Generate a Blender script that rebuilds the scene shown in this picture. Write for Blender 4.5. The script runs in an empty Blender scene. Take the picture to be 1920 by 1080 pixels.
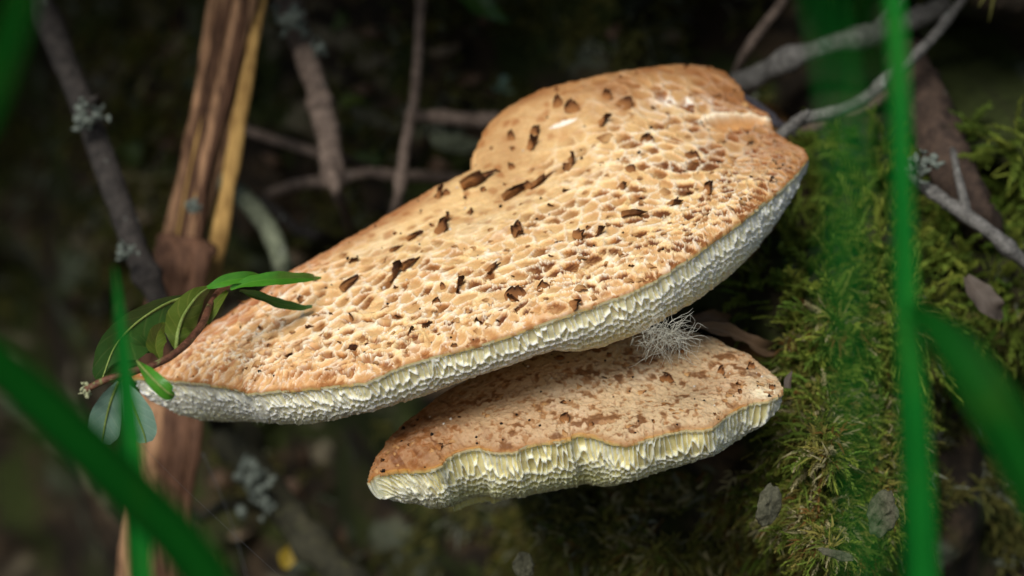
import bpy, math, random
import numpy as np

# ------------------------------------------------------------------ camera, sky, sun, exposure
R = math.radians
scene = bpy.context.scene
col = scene.collection
LENS, PITCH = 100.0, R(12)
CAM = np.array([0.0, 0.0, 0.6])
FOC = LENS / 36.0 * 1920.0
RT = np.array([1.0, 0, 0])
FW = np.array([0, math.cos(PITCH), -math.sin(PITCH)])
UP = np.array([0, math.sin(PITCH), math.cos(PITCH)])

cd = bpy.data.cameras.new('camera')
cam = bpy.data.objects.new('camera', cd)
col.objects.link(cam)
cam.location = CAM
cam.rotation_euler = (R(90) - PITCH, 0, 0)
cd.lens = LENS
cd.sensor_width = 36.0
cd.clip_start = 0.01
cd.clip_end = 300
cd.dof.use_dof = True
cd.dof.focus_distance = 0.965
cd.dof.aperture_fstop = 7.0
scene.camera = cam

SUN_EL, SUN_AZ = R(41), R(-160)      # azimuth of the sun measured from +Y towards +X
world = bpy.data.worlds.new('World')
scene.world = world
world.use_nodes = True
wn = world.node_tree.nodes
sky = wn.new('ShaderNodeTexSky')
sky.sky_type = 'NISHITA'
sky.sun_disc = False
sky.sun_elevation = SUN_EL
sky.sun_rotation = SUN_AZ
wn['Background'].inputs['Strength'].default_value = 0.065
world.node_tree.links.new(sky.outputs[0], wn['Background'].inputs['Color'])
sd = bpy.data.lights.new('sun', 'SUN')
sun = bpy.data.objects.new('sun', sd)
col.objects.link(sun)
sd.energy = 2.8
sd.angle = R(28)
sd.color = (1.0, 0.97, 0.91)
sun.location = (-1, -2, 4)
from mathutils import Vector, Matrix
sdir = Vector((math.sin(SUN_AZ) * math.cos(SUN_EL), math.cos(SUN_AZ) * math.cos(SUN_EL), math.sin(SUN_EL)))
sun.rotation_euler = sdir.to_track_quat('Z', 'Y').to_euler()
scene.view_settings.view_transform = 'Standard'
scene.view_settings.look = 'None'
scene.view_settings.exposure = 0.42
scene.view_settings.gamma = 1.0
scene.cycles.use_denoising = True
scene.cycles.max_bounces = 8
scene.cycles.transparent_max_bounces = 8

# ------------------------------------------------------------------ helpers
rng = np.random.default_rng(7)

def P(px, py, d):
    """pixel of the 1920x1080 photograph + distance along the view axis -> world point"""
    px, py, d = np.broadcast_arrays(np.asarray(px, float), np.asarray(py, float), np.asarray(d, float))
    x = (px - 960) / FOC
    y = (540 - py) / FOC
    return CAM + d[..., None] * (FW + x[..., None] * RT + y[..., None] * UP)

def proj(p):
    q = np.asarray(p) - CAM
    d = q @ FW
    return 960 + FOC * (q @ RT) / d, 540 - FOC * (q @ UP) / d, d

def c2w(x, y, z):
    return x * RT + y * UP + z * FW

def sstep(a, b, x):
    t = np.clip((x - a) / (b - a), 0, 1)
    return t * t * (3 - 2 * t)

def mixc(a, b, t):
    return a * (1 - t[..., None]) + np.asarray(b) * t[..., None]

def hsh(ix, iy, iz, seed):
    h = (ix.astype(np.int64) * 374761393 + iy.astype(np.int64) * 668265263 + iz.astype(np.int64) * 2147483647 + seed * 974711) & 0xFFFFFFFF
    h = ((h ^ (h >> 13)) * 1274126177) & 0xFFFFFFFF
    h = ((h ^ (h >> 16)) * 2246822519) & 0xFFFFFFFF
    h = h ^ (h >> 15)
    return (h & 0xFFFFFF) / float(0x1000000)

def vnoise(p, seed=0):
    i = np.floor(p)
    f = p - i
    f = f * f * (3 - 2 * f)
    i = i.astype(np.int64)
    out = 0
    for dx in (0, 1):
        for dy in (0, 1):
            for dz in (0, 1):
                w = (f[..., 0] if dx else 1 - f[..., 0]) * (f[..., 1] if dy else 1 - f[..., 1]) * (f[..., 2] if dz else 1 - f[..., 2])
                out = out + w * hsh(i[..., 0] + dx, i[..., 1] + dy, i[..., 2] + dz, seed)
    return out * 2 - 1

def fbm(p, octaves=3, seed=0):
    out, a, s = 0, 1.0, 0.0
    for k in range(octaves):
        out = out + a * vnoise(p * (2.03 ** k), seed + k * 17)
        s += a
        a *= 0.5
    return out / s

def n2(x, y, octaves=2, seed=0):
    return fbm(np.stack([x, y, np.full_like(x, 3.7 + seed)], -1), octaves, seed)

def voronoi(x, y, seed=0, jit=0.85):
    ix, iy = np.floor(x), np.floor(y)
    F1 = np.full(x.shape, 9.0)
    F2 = np.full(x.shape, 9.0)
    idh = np.zeros(x.shape)
    cx = np.zeros(x.shape)
    cy = np.zeros(x.shape)
    for dx in (-1, 0, 1):
        for dy in (-1, 0, 1):
            jx, jy = ix + dx, iy + dy
            z = np.zeros_like(jx)
            sx = jx + 0.5 + jit * (hsh(jx, jy, z, seed) - 0.5)
            sy = jy + 0.5 + jit * (hsh(jx, jy, z + 1, seed) - 0.5)
            d = np.hypot(x - sx, y - sy)
            m = d < F1
            F2 = np.where(m, F1, np.minimum(F2, d))
            idh = np.where(m, hsh(jx, jy, z + 2, seed), idh)
            cx = np.where(m, sx, cx)
            cy = np.where(m, sy, cy)
            F1 = np.where(m, d, F1)
    return F1, F2, idh, x - cx, y - cy

def catmull(pts, n):
    pts = np.asarray(pts, float)
    p = np.vstack([2 * pts[0] - pts[1], pts, 2 * pts[-1] - pts[-2]])
    out = []
    m = len(pts) - 1
    t = np.linspace(0, m, n)
    for tt in t:
        i = min(int(tt), m - 1)
        f = tt - i
        a, b, c, d = p[i], p[i + 1], p[i + 2], p[i + 3]
        out.append(0.5 * (2 * b + (c - a) * f + (2 * a - 5 * b + 4 * c - d) * f * f + (3 * b - a - 3 * c + d) * f ** 3))
    return np.array(out)

def resample(pts, n):
    d = np.r_[0, np.cumsum(np.linalg.norm(np.diff(pts, axis=0), axis=1))]
    s = np.linspace(0, d[-1], n)
    return np.stack([np.interp(s, d, pts[:, k]) for k in range(pts.shape[1])], -1)

def grid_faces(nu, nv, wrap=False):
    i = np.arange(nu - 1)[:, None]
    j = np.arange(nv if wrap else nv - 1)[None, :]
    j2 = (j + 1) % nv
    return np.stack([i * nv + j, i * nv + j2, (i + 1) * nv + j2, (i + 1) * nv + j], -1).reshape(-1, 4)

def mesh(name, verts, faces, color=None, smooth=True, extra=None):
    me = bpy.data.meshes.new(name)
    verts = np.ascontiguousarray(verts, np.float32).reshape(-1, 3)
    if isinstance(faces, np.ndarray):
        groups = [faces]
    else:
        groups = [np.asarray(f) for f in faces if len(f)]
    loops = np.concatenate([g.reshape(-1) for g in groups]).astype(np.int32)
    tot = np.concatenate([np.full(len(g), g.shape[1]) for g in groups])
    start = np.r_[0, np.cumsum(tot)[:-1]].astype(np.int32)
    me.vertices.add(len(verts))
    me.vertices.foreach_set('co', verts.reshape(-1))
    me.loops.add(len(loops))
    me.loops.foreach_set('vertex_index', loops)
    me.polygons.add(len(tot))
    me.polygons.foreach_set('loop_start', start)
    if smooth:
        me.polygons.foreach_set('use_smooth', np.ones(len(tot), bool))
    if color is not None:
        c = np.ones((len(verts), 4), np.float32)
        c[:, :3] = np.clip(color, 0, 1)
        me.attributes.new('col', 'FLOAT_COLOR', 'POINT').data.foreach_set('color', c.reshape(-1))
    if extra is not None:
        me.attributes.new('lv', 'FLOAT_VECTOR', 'POINT').data.foreach_set('vector', np.ascontiguousarray(extra, np.float32).reshape(-1))
    me.update()
    me.validate()
    return me

def wloc(o):
    v = np.zeros(3)
    while o is not None:
        v = v + np.array(o.location)
        o = o.parent
    return v

def tag(o, label=None, cat=None, group=None, kind=None):
    if label: o['label'] = label
    if cat: o['category'] = cat
    if group: o['group'] = group
    if kind: o['kind'] = kind
    return o

def thing(name, loc, label, cat, group=None):
    o = bpy.data.objects.new(name, None)
    o.empty_display_size = 0.01
    col.objects.link(o)
    o.location = loc
    return tag(o, label, cat, group)

def obj(name, verts, faces, mat, parent=None, loc=None, color=None, smooth=True, extra=None):
    """mesh object from WORLD vertices"""
    verts = np.asarray(verts, float).reshape(-1, 3)
    if parent is not None:
        base = wloc(parent)
        off = np.zeros(3)
    else:
        base = np.asarray(loc if loc is not None else verts[np.argmin(verts[:, 2])], float)
        off = base
    o = bpy.data.objects.new(name, mesh(name, verts - base, faces, color, smooth, extra))
    col.objects.link(o)
    o.location = off
    o.parent = parent
    o.data.materials.append(mat)
    return o

# ------------------------------------------------------------------ materials
class NT:
    def __init__(self, name):
        self.m = bpy.data.materials.new(name)
        self.m.use_nodes = True
        self.t = self.m.node_tree
        self.b = self.t.nodes['Principled BSDF']
        self.out = self.t.nodes['Material Output']
    def n(self, kind, **kw):
        nd = self.t.nodes.new(kind)
        for k, v in kw.items():
            if k.startswith('i_'):
                nd.inputs[k[2:].replace('_', ' ')].default_value = v
            else:
                setattr(nd, k, v)
        return nd
    def l(self, a, b):
        self.t.links.new(a, b)
    def math(self, op, a, b=None, clamp=False):
        nd = self.t.nodes.new('ShaderNodeMath')
        nd.operation = op
        nd.use_clamp = clamp
        for k, v in enumerate((a, b)):
            if v is None: continue
            if isinstance(v, (int, float)): nd.inputs[k].default_value = v
            else: self.l(v, nd.inputs[k])
        return nd.outputs[0]
    def noise(self, scale, detail=4, rough=0.6, vec=None):
        nd = self.n('ShaderNodeTexNoise')
        nd.inputs['Scale'].default_value = scale
        nd.inputs['Detail'].default_value = detail
        nd.inputs['Roughness'].default_value = rough
        if vec is None:
            if not hasattr(self, 'tc'): self.tc = self.n('ShaderNodeTexCoord')
            vec = self.tc.outputs['Object']
        self.l(vec, nd.inputs['Vector'])
        return nd.outputs['Fac']
    def ramp(self, fac, stops):
        nd = self.n('ShaderNodeValToRGB')
        el = nd.color_ramp.elements
        while len(el) < len(stops): el.new(0.5)
        for e, (p, c) in zip(el, stops):
            e.position = p
            e.color = (*c, 1)
        self.l(fac, nd.inputs['Fac'])
        return nd.outputs['Color']
    def mix(self, fac, a, b, mode='MIX'):
        nd = self.n('ShaderNodeMix', data_type='RGBA', blend_type=mode)
        for s, v in ((0, fac), (6, a), (7, b)):
            if isinstance(v, (int, float)): nd.inputs[s].default_value = v
            elif isinstance(v, tuple): nd.inputs[s].default_value = (*v, 1)
            else: self.l(v, nd.inputs[s])
        return nd.outputs[2]
    def attr(self, name, out='Color'):
        return self.n('ShaderNodeAttribute', attribute_name=name).outputs[out]
    def bump(self, h, strength, dist):
        nd = self.n('ShaderNodeBump')
        nd.inputs['Strength'].default_value = strength
        nd.inputs['Distance'].default_value = dist
        self.l(h, nd.inputs['Height'])
        self.l(nd.outputs[0], self.b.inputs['Normal'])
    def base(self, c):
        if isinstance(c, tuple): self.b.inputs['Base Color'].default_value = (*c, 1)
        else: self.l(c, self.b.inputs['Base Color'])
    def sss(self, w, scale, rad=(1, .5, .25)):
        self.b.inputs['Subsurface Weight'].default_value = w
        self.b.inputs['Subsurface Scale'].default_value = scale
        self.b.inputs['Subsurface Radius'].default_value = rad
    def rough(self, v):
        self.b.inputs['Roughness'].default_value = v
    def spec(self, v):
        self.b.inputs['Specular IOR Level'].default_value = v
    def translucent(self, colr, fac):
        tr = self.n('ShaderNodeBsdfTranslucent')
        if isinstance(colr, tuple): tr.inputs['Color'].default_value = (*colr, 1)
        else: self.l(colr, tr.inputs['Color'])
        ms = self.n('ShaderNodeMixShader')
        ms.inputs[0].default_value = fac
        self.l(self.b.outputs[0], ms.inputs[1])
        self.l(tr.outputs[0], ms.inputs[2])
        self.l(ms.outputs[0], self.out.inputs['Surface'])

def mat_cap():
    k = NT('cap_skin')
    c = k.attr('col')
    f = k.noise(1500, 5, .7)
    f2 = k.noise(420, 4, .6)
    v = k.math('ADD', k.math('MULTIPLY', f, .35), k.math('MULTIPLY', f2, .5))
    c = k.mix(1.0, c, k.ramp(v, [(.2, (.78, .74, .68)), (.62, (1.06, 1.05, 1.04))]), 'MULTIPLY')
    k.base(c)
    k.rough(.62); k.spec(.3); k.sss(.12, .002)
    k.bump(v, .5, .0006)
    return k.m

def mat_pore():
    k = NT('pore_flesh')
    c = k.attr('col')
    f = k.noise(700, 3, .6)
    k.base(k.mix(1.0, c, k.ramp(f, [(.25, (.88, .88, .84)), (.7, (1, 1, 1))]), 'MULTIPLY'))
    k.rough(.7); k.spec(.18); k.sss(.6, .0035, (1, .85, .5))
    return k.m

def mat_attr(name, rough=.8, transl=0.0, fine=900, lo=.6, spec=.2):
    k = NT(name)
    c = k.attr('col')
    f = k.noise(fine, 3, .6)
    c = k.mix(1.0, c, k.ramp(f, [(.25, (lo, lo, lo)), (.7, (1.1, 1.1, 1.1))]), 'MULTIPLY')
    k.base(c)
    k.rough(rough); k.spec(spec)
    k.bump(f, .4, .0006)
    if transl: k.translucent(c, transl)
    return k.m

def mat_bark(name, dark, light, lichen=None, lich_amt=.62, scale=220, stretch=True, rough=.85):
    k = NT(name)
    f = k.noise(scale, 6, .65)
    g = k.noise(scale * 4, 4, .6)
    v = k.math('ADD', k.math('MULTIPLY', f, .7), k.math('MULTIPLY', g, .3))
    c = k.ramp(v, [(.35, dark), (.65, light)])
    if lichen:
        h = k.noise(scale * .55, 5, .7)
        c = k.mix(k.ramp(h, [(lich_amt, (0, 0, 0)), (lich_amt + .06, (1, 1, 1))]), c, lichen)
    k.base(c); k.rough(rough); k.spec(.25)
    k.bump(v, .7, .0015)
    return k.m

def mat_leaf(name, dark, light, vein, transl=.3, rough=.38, side=7.0, vamt=.55):
    k = NT(name)
    sep = k.n('ShaderNodeSeparateXYZ')
    k.l(k.attr('lv', 'Vector'), sep.inputs[0])
    a = k.math('ABSOLUTE', sep.outputs[1])
    mid = k.math('SUBTRACT', 1.0, k.math('MULTIPLY', a, 13.0), True)
    w = k.math('PINGPONG', k.math('ADD', k.math('MULTIPLY', sep.outputs[0], side), k.math('MULTIPLY', a, -1.6)), .5)
    sidev = k.math('MULTIPLY', k.math('SUBTRACT', 1.0, k.math('MULTIPLY', w, 9.0), True), .55)
    f = k.noise(230, 4, .6)
    fine = k.noise(1400, 3, .6)
    base = k.mix(k.math('ADD', k.math('MULTIPLY', f, .8), k.math('MULTIPLY', fine, .2)), dark, light)
    v = k.math('MULTIPLY', k.math('MAXIMUM', mid, sidev), vamt)
    c = k.mix(v, base, vein)
    k.base(c); k.rough(rough); k.spec(.4)
    k.bump(k.math('ADD', v, k.math('MULTIPLY', fine, .25)), .35, .0005)
    k.translucent(c, transl)
    return k.m

def mat_grass(name, dark, light, transl=.35):
    k = NT(name)
    sep = k.n('ShaderNodeSeparateXYZ')
    k.l(k.attr('lv', 'Vector'), sep.inputs[0])
    w = k.math('PINGPONG', k.math('MULTIPLY', sep.outputs[1], 6.0), .5)
    f = k.noise(60, 3, .6)
    mid = k.math('SUBTRACT', 1.0, k.math('MULTIPLY', k.math('ABSOLUTE', sep.outputs[1]), 5.0), True)
    c = k.mix(k.math('ADD', k.math('MULTIPLY', w, .8), k.math('MULTIPLY', f, .5)), dark, light)
    c = k.mix(k.math('MULTIPLY', mid, .45), c, tuple(min(1, x * 2.2) for x in light))
    c = k.mix(k.ramp(k.noise(35, 4, .65), [(.55, (0, 0, 0)), (.75, (.5, .5, .5))]), c, (light[0] * 4 + .01, light[1] * 1.1, light[2]))
    k.base(c); k.rough(.65); k.spec(.05)
    k.translucent(c, transl)
    return k.m

M_CAP, M_PORE = mat_cap(), mat_pore()
M_SCALE = mat_attr('scale_skin', .75, 0, 1500, .45)
M_MOSS = mat_attr('moss_leaf', .7, .3, 1500, .75)
M_STUMP = mat_attr('stump_bark', .92, 0, 260, .45)
M_SOIL = mat_bark('forest_soil', (.012, .009, .006), (.05, .036, .022), None, scale=30)

# ------------------------------------------------------------------ the setting: ground and stump
g = 60.0
gx = np.linspace(-g, g, 81)
gx = np.sign(gx) * np.abs(gx / g) ** 2.2 * g
GX, GY = np.meshgrid(gx, gx, indexing='ij')
GZ = .02 * n2(GX * 3, GY * 3, 3, 5) - .02
tag(obj('forest_floor', np.stack([GX, GY, GZ], -1), grid_faces(81, 81)[:, ::-1], M_SOIL, loc=(0, 0, 0)), 'dark bare soil of the forest floor under the stump', 'ground', kind='structure')

CTRL = [  # pixel, pixel, distance of the stump's skin
    (0, -20, 1.72), (250, 0, 1.5), (500, 0, 1.42), (900, 0, 1.36), (1300, 0, 1.36), (1600, 0, 1.32), (1790, 60, 1.25), (1910, 20, 1.12),
    (0, 300, 1.8), (250, 300, 1.52), (550, 300, 1.38), (900, 300, 1.33), (1200, 260, 1.28), (1450, 250, 1.24), (1600, 330, 1.16), (1760, 300, 1.22), (1910, 300, 1.10),
    (0, 560, 1.85), (250, 550, 1.62), (600, 550, 1.45), (1000, 550, 1.34), (1350, 560, 1.2), (1500, 500, 1.09), (1650, 470, 1.08), (1780, 480, 1.10), (1910, 540, 1.10),
    (0, 800, 1.85), (300, 780, 1.62), (600, 800, 1.5), (900, 800, 1.35), (1200, 800, 1.2), (1400, 800, 1.10), (1480, 700, 1.03), (1590, 650, 1.0), (1700, 650, 1.04), (1800, 760, 1.14), (1910, 780, 1.18),
    (0, 1060, 1.85), (350, 1000, 1.45), (700, 1000, 1.36), (900, 990, 1.26), (1050, 1060, 1.08), (1250, 1000, 1.10), (1250, 1075, 1.05), (1390, 1000, 1.09), (1455, 920, 0.99), (1560, 900, 0.965), (1560, 1070, 0.965), (1680, 980, 1.0), (1760, 1000, 1.10), (1900, 1000, 1.16)]
cp = np.array([P(*c) for c in CTRL])
# out of the picture: an unseen overhang added above to shade the hollow; the stump spreads to its foot below and rounds off at both sides
far = np.array([[-.45, 1.9, .0], [-.45, 1.9, .3], [-.42, 1.75, .5], [-.4, 1.15, .6], [-.4, 1.0, .75], [-.4, 1.0, .95], [-.4, 1.3, 1.3],
                [-.15, 1.45, .0], [-.15, 1.28, .55], [-.15, .99, .62], [-.28, 1.0, .62], [-.15, .94, .66], [-.15, .92, .8], [-.15, .95, 1.0], [-.15, 1.1, 1.3],
                [.1, 1.05, .0], [.05, 1.28, .56], [.05, 1.0, .62], [-.05, 1.0, .62], [.05, .95, .66], [.05, .92, .8], [.05, .95, 1.0], [.05, 1.1, 1.3],
                [.32, .95, .0], [.22, 1.05, .15], [.33, 1.1, .3], [.25, 1.12, .54], [.15, 1.02, .59], [.25, 1.0, .60], [.25, .94, .67], [.25, .92, .8], [.25, .98, 1.0], [.3, 1.15, 1.3],
                [.55, 1.15, .0], [.5, 1.2, .3], [.5, 1.2, .6], [.5, 1.25, .9], [.5, 1.3, 1.3]])
CPT = np.vstack([cp, far])

def stump_y(X, Z, detail=True):
    X = np.asarray(X, float); Z = np.asarray(Z, float)
    d2 = (X[..., None] - CPT[:, 0]) ** 2 + (Z[..., None] - CPT[:, 2]) ** 2
    w = 1 / (d2 + .012 ** 2) ** 1.7
    Y = (w * CPT[:, 1]).sum(-1) / w.sum(-1)
    if detail:
        p = np.stack([X, Z, np.zeros_like(X)], -1)
        Y = Y + .022 * fbm(p * 22, 3, 3) + .006 * fbm(p * 90, 3, 9)
        Y = Y + np.maximum(np.abs(X) - .55, 0) ** 2 * 3
    return Y

def stump_hit(px, py):
    """where the line of sight through a pixel meets the stump"""
    o = P(px, py, 1.0) - CAM
    d = np.full(np.shape(px), 1.2)
    for _ in range(14):
        q = CAM + d[..., None] * o
        d = d * .4 + .6 * stump_y(q[..., 0], q[..., 2]) / o[..., 1]
    return CAM + d[..., None] * o, d

def stump_normal(X, Z, e=.004):
    dyx = (stump_y(X + e, Z) - stump_y(X - e, Z)) / (2 * e)
    dyz = (stump_y(X, Z + e) - stump_y(X, Z - e)) / (2 * e)
    n = np.stack([dyx, -np.ones_like(dyx), dyz], -1)
    return n / np.linalg.norm(n, axis=-1, keepdims=True)

nx, nz = 420, 420
sx = np.linspace(-.75, .75, nx)
sz = np.linspace(-.03, 1.3, nz)
# closer rows where the picture looks
sx = np.sort(np.r_[np.linspace(-.75, -.26, 60), np.linspace(-.255, .26, 330), np.linspace(.265, .75, 60)])
sz = np.sort(np.r_[np.linspace(-.03, .09, 20), np.linspace(.095, .5, 270), np.linspace(.51, 1.3, 90)])
nx, nz = len(sx), len(sz)
SX, SZ = np.meshgrid(sx, sz, indexing='ij')
SY = np.concatenate([stump_y(SX[i:i + 50], SZ[i:i + 50]) for i in range(0, nx, 50)])
sp = np.stack([SX, SZ, np.zeros_like(SX)], -1)
a = fbm(sp * 40, 4, 21); b = fbm(sp * 130, 3, 31); c3 = fbm(sp * 28, 3, 41)
scol = mixc(np.full(SX.shape + (3,), (.018, .013, .008)), (.06, .04, .022), sstep(-.3, .5, b))
scol = mixc(scol, (.03, .04, .008), sstep(-.1, .3, a))
scol = mixc(scol, (.2, .17, .11), sstep(.25, .45, c3) * sstep(-.1, .3, b) * sstep(.02, -.1, SX))
scol = mixc(scol, (.10, .115, .075), sstep(.36, .55, fbm(sp * 55, 3, 77)) * .7)
front = np.stack([SX, SY, SZ], -1)
back = np.stack([SX, np.full_like(SX, 2.6), SZ], -1)
f = grid_faces(nx, nz)
idx = np.arange(nx * nz).reshape(nx, nz)
rim = np.concatenate([idx[:, 0], idx[-1, 1:], idx[-2::-1, -1], idx[0, -2:0:-1]])
rb = rim.copy()
nv = nx * nz
bverts = back.reshape(-1, 3)[rim]
k = np.arange(len(rim)); k2 = (k + 1) % len(rim)
side = np.stack([rim[k], nv + k, nv + k2, rim[k2]], -1)
stump = thing('mossy_stump', (0, 1.3, 0), 'large dark rotten stump covered in moss behind the bracket fungi', 'tree stump')
obj('bark', np.vstack([front.reshape(-1, 3), bverts]), [f, side], M_STUMP, stump,
    color=np.vstack([scol.reshape(-1, 3), np.full((len(rim), 3), .02)]))

# ------------------------------------------------------------------ moss on the stump
def frond(kind, r):
    V, Q = [], []
    def leaf(p, d, s, L, w):
        d = d / np.linalg.norm(d); s = s / np.linalg.norm(s)
        i = len(V)
        V.extend([p, p + d * L * .45 + s * w, p + d * L, p + d * L * .45 - s * w])
        Q.append((i, i + 1, i + 2, i + 3))
    if kind == 'tuft':
        for k in range(9):
            an = k * 2.4 + r.uniform(-.3, .3)
            el = r.uniform(.5, 1.25)
            d = np.array([math.cos(an) * math.cos(el), math.sin(an) * math.cos(el), math.sin(el)])
            s = np.array([-math.sin(an), math.cos(an), 0])
            L = r.uniform(.5, 1.0)
            i = len(V)
            w = .042
            mid = d * L * .55 + np.array([0, 0, .06])
            tip = d * L + np.array([.16, 0, -.14])
            V.extend([s * w * .5, -s * w * .5, mid + s * w, mid - s * w, tip + s * .006, tip - s * .006])
            Q.append((i, i + 2, i + 3, i + 1)); Q.append((i + 2, i + 4, i + 5, i + 3))
    else:
        n = {'rope': 16, 'feather': 12, 'plume': 30}[kind]
        bend = r.uniform(.3, .9)
        for k in range(n):
            t = k / n
            p = np.array([bend * t * t * .6, .05 * math.sin(t * 5), t * (1 - .25 * bend * t)])
            tg = np.array([bend * t * 1.2, 0, 1 - .5 * bend * t]); tg /= np.linalg.norm(tg)
            an = k * 2.4 + r.uniform(-.4, .4) if kind != 'feather' else (k % 2) * math.pi + r.uniform(-.4, .4)
            sd_ = np.array([0, 1, 0]) * math.cos(an) + np.cross(tg, [0, 1, 0]) * math.sin(an)
            out = {'rope': .42, 'feather': .8, 'plume': .9}[kind]
            L = {'rope': .2, 'feather': .3, 'plume': .26}[kind] * (1 - .5 * t)
            leaf(p, tg + sd_ * out, np.cross(tg, sd_), L, L * .2)
        i = len(V)
        w = .02
        prev = None
        for k in range(4):
            t = k / 3 * .98
            p = np.array([bend * t * t * .6, .05 * math.sin(t * 5), t * (1 - .25 * bend * t)])
            V.extend([p + [0, w, 0], p - [0, w, 0]])
            if prev is not None: Q.append((prev, i + 2 * k, i + 2 * k + 1, prev + 1))
            prev = i + 2 * k
    return np.array(V), np.array(Q)

def scatter(pos, nrm, size, kinds, colors, seed):
    """many fronds joined: returns verts, faces, colours"""
    r = np.random.default_rng(seed)
    N = len(pos)
    VV, QQ, CC = [], [], []
    off = 0
    tmpl = [frond(kd, r) for kd in kinds for _ in range(4)]
    which = r.integers(0, len(tmpl), N)
    for t, (V, Q) in enumerate(tmpl):
        m = which == t
        n = int(m.sum())
        if not n: continue
        z = nrm[m]
        a = r.normal(size=(n, 3))
        x = a - (a * z).sum(1, keepdims=True) * z
        down = np.array([0, 0, -1.0])
        x = x * .5 + (down - (down * z).sum(1, keepdims=True) * z) * .9
        x = x - (x * z).sum(1, keepdims=True) * z
        x /= np.linalg.norm(x, axis=1, keepdims=True) + 1e-9
        y = np.cross(z, x)
        Rm = np.stack([x, y, z], -1)
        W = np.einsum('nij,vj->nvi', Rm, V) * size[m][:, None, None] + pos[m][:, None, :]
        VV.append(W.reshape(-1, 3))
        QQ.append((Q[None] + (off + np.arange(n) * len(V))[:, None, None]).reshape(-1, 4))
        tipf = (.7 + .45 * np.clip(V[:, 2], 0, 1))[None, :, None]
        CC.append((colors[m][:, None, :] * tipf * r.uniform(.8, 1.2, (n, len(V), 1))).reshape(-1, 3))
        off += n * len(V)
    return np.vstack(VV), np.vstack(QQ), np.vstack(CC)

def moss_col(r, n, kind):
    t = r.random((n, 1)); u = r.random((n, 1))
    if kind == 'gold':
        c = np.array([.30, .25, .06]) * (1 - t) + np.array([.12, .17, .025]) * t
        c = np.where(u > .8, np.array([[.44, .39, .2]]), c)
        c = np.where((u > .68) & (u < .8), np.array([[.17, .085, .02]]), c)
    elif kind == 'green':
        c = np.array([.10, .18, .022]) * (1 - t) + np.array([.22, .25, .035]) * t
    else:
        c = np.array([.07, .085, .02]) * (1 - t) + np.array([.2, .18, .045]) * t
        c = np.where(u > .9, np.array([[.28, .30, .22]]), c)
    return c * r.uniform(.7, 1.2, (n, 1))

def in_poly(x, y, poly):
    inside = np.zeros(x.shape, bool)
    n = len(poly)
    for i in range(n):
        x1, y1 = poly[i]; x2, y2 = poly[(i + 1) % n]
        cnd = ((y1 > y) != (y2 > y)) & (x < (x2 - x1) * (y - y1) / (y2 - y1 + 1e-12) + x1)
        inside ^= cnd
    return inside

def moss_patch(n, box, poly, kinds, kind, smin, smax, up, seed, noise_thr=None):
    r = np.random.default_rng(seed)
    x = r.uniform(box[0], box[2], n); y = r.uniform(box[1], box[3], n)
    if poly is not None:
        k = in_poly(x + r.normal(0, 14, n), y + r.normal(0, 14, n), poly); x, y = x[k], y[k]
    if noise_thr is not None:
        k = n2(x / 90, y / 90, 3, seed) > noise_thr; x, y = x[k], y[k]
    pos, d = stump_hit(x, y)
    nr = stump_normal(pos[:, 0], pos[:, 2])
    nr = nr + r.normal(0, .6, nr.shape) + np.array(up)
    nr /= np.linalg.norm(nr, axis=1, keepdims=True)
    size = r.uniform(smin, smax, len(x))
    return scatter(pos + nr * -.0015, nr, size, kinds, moss_col(r, len(x), kind), seed + 1)

RIDGE = [(1460, 690), (1500, 600), (1600, 560), (1700, 560), (1720, 760), (1700, 940), (1690, 1110), (1420, 1110), (1425, 900), (1450, 800)]
def join(lists):
    V, Q, C, o = [], [], [], 0
    for v, q, c in lists:
        V.append(v); Q.append(q + o); C.append(c); o += len(v)
    return np.vstack(V), np.vstack(Q), np.vstack(C)

def moss(name, lists):
    V, Q, C = join(lists)
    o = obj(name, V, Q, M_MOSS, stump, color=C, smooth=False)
    o['kind'] = 'stuff'
    return o

moss('shaggy_moss', [moss_patch(3900, (1400, 540, 1740, 1120), RIDGE, ['tuft', 'tuft', 'rope', 'plume'], 'gold', .005, .0125, (0, -.3, -.4), 11),
                     moss_patch(1250, (1400, 540, 1740, 1120), RIDGE, ['rope', 'feather', 'plume'], 'green', .008, .015, (0, -.3, .1), 12)])
moss('feather_moss', [moss_patch(1500, (1380, 240, 1960, 720), None, ['rope', 'rope', 'feather', 'plume'], 'green', .008, .022, (0, -.3, .35), 13, -.25),
                      moss_patch(1500, (1700, 560, 1960, 1120), None, ['rope', 'feather', 'tuft'], 'dark', .006, .012, (0, -.3, 0), 14, -.2)])
moss('trailing_moss', [moss_patch(2800, (930, 880, 1460, 1130), None, ['rope', 'tuft', 'feather'], 'gold', .006, .012, (0, -.3, -.6), 15, .0),
                       moss_patch(1500, (930, 880, 1460, 1130), None, ['rope', 'tuft', 'feather'], 'dark', .006, .012, (0, -.3, -.5), 25, -.3)])
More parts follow.
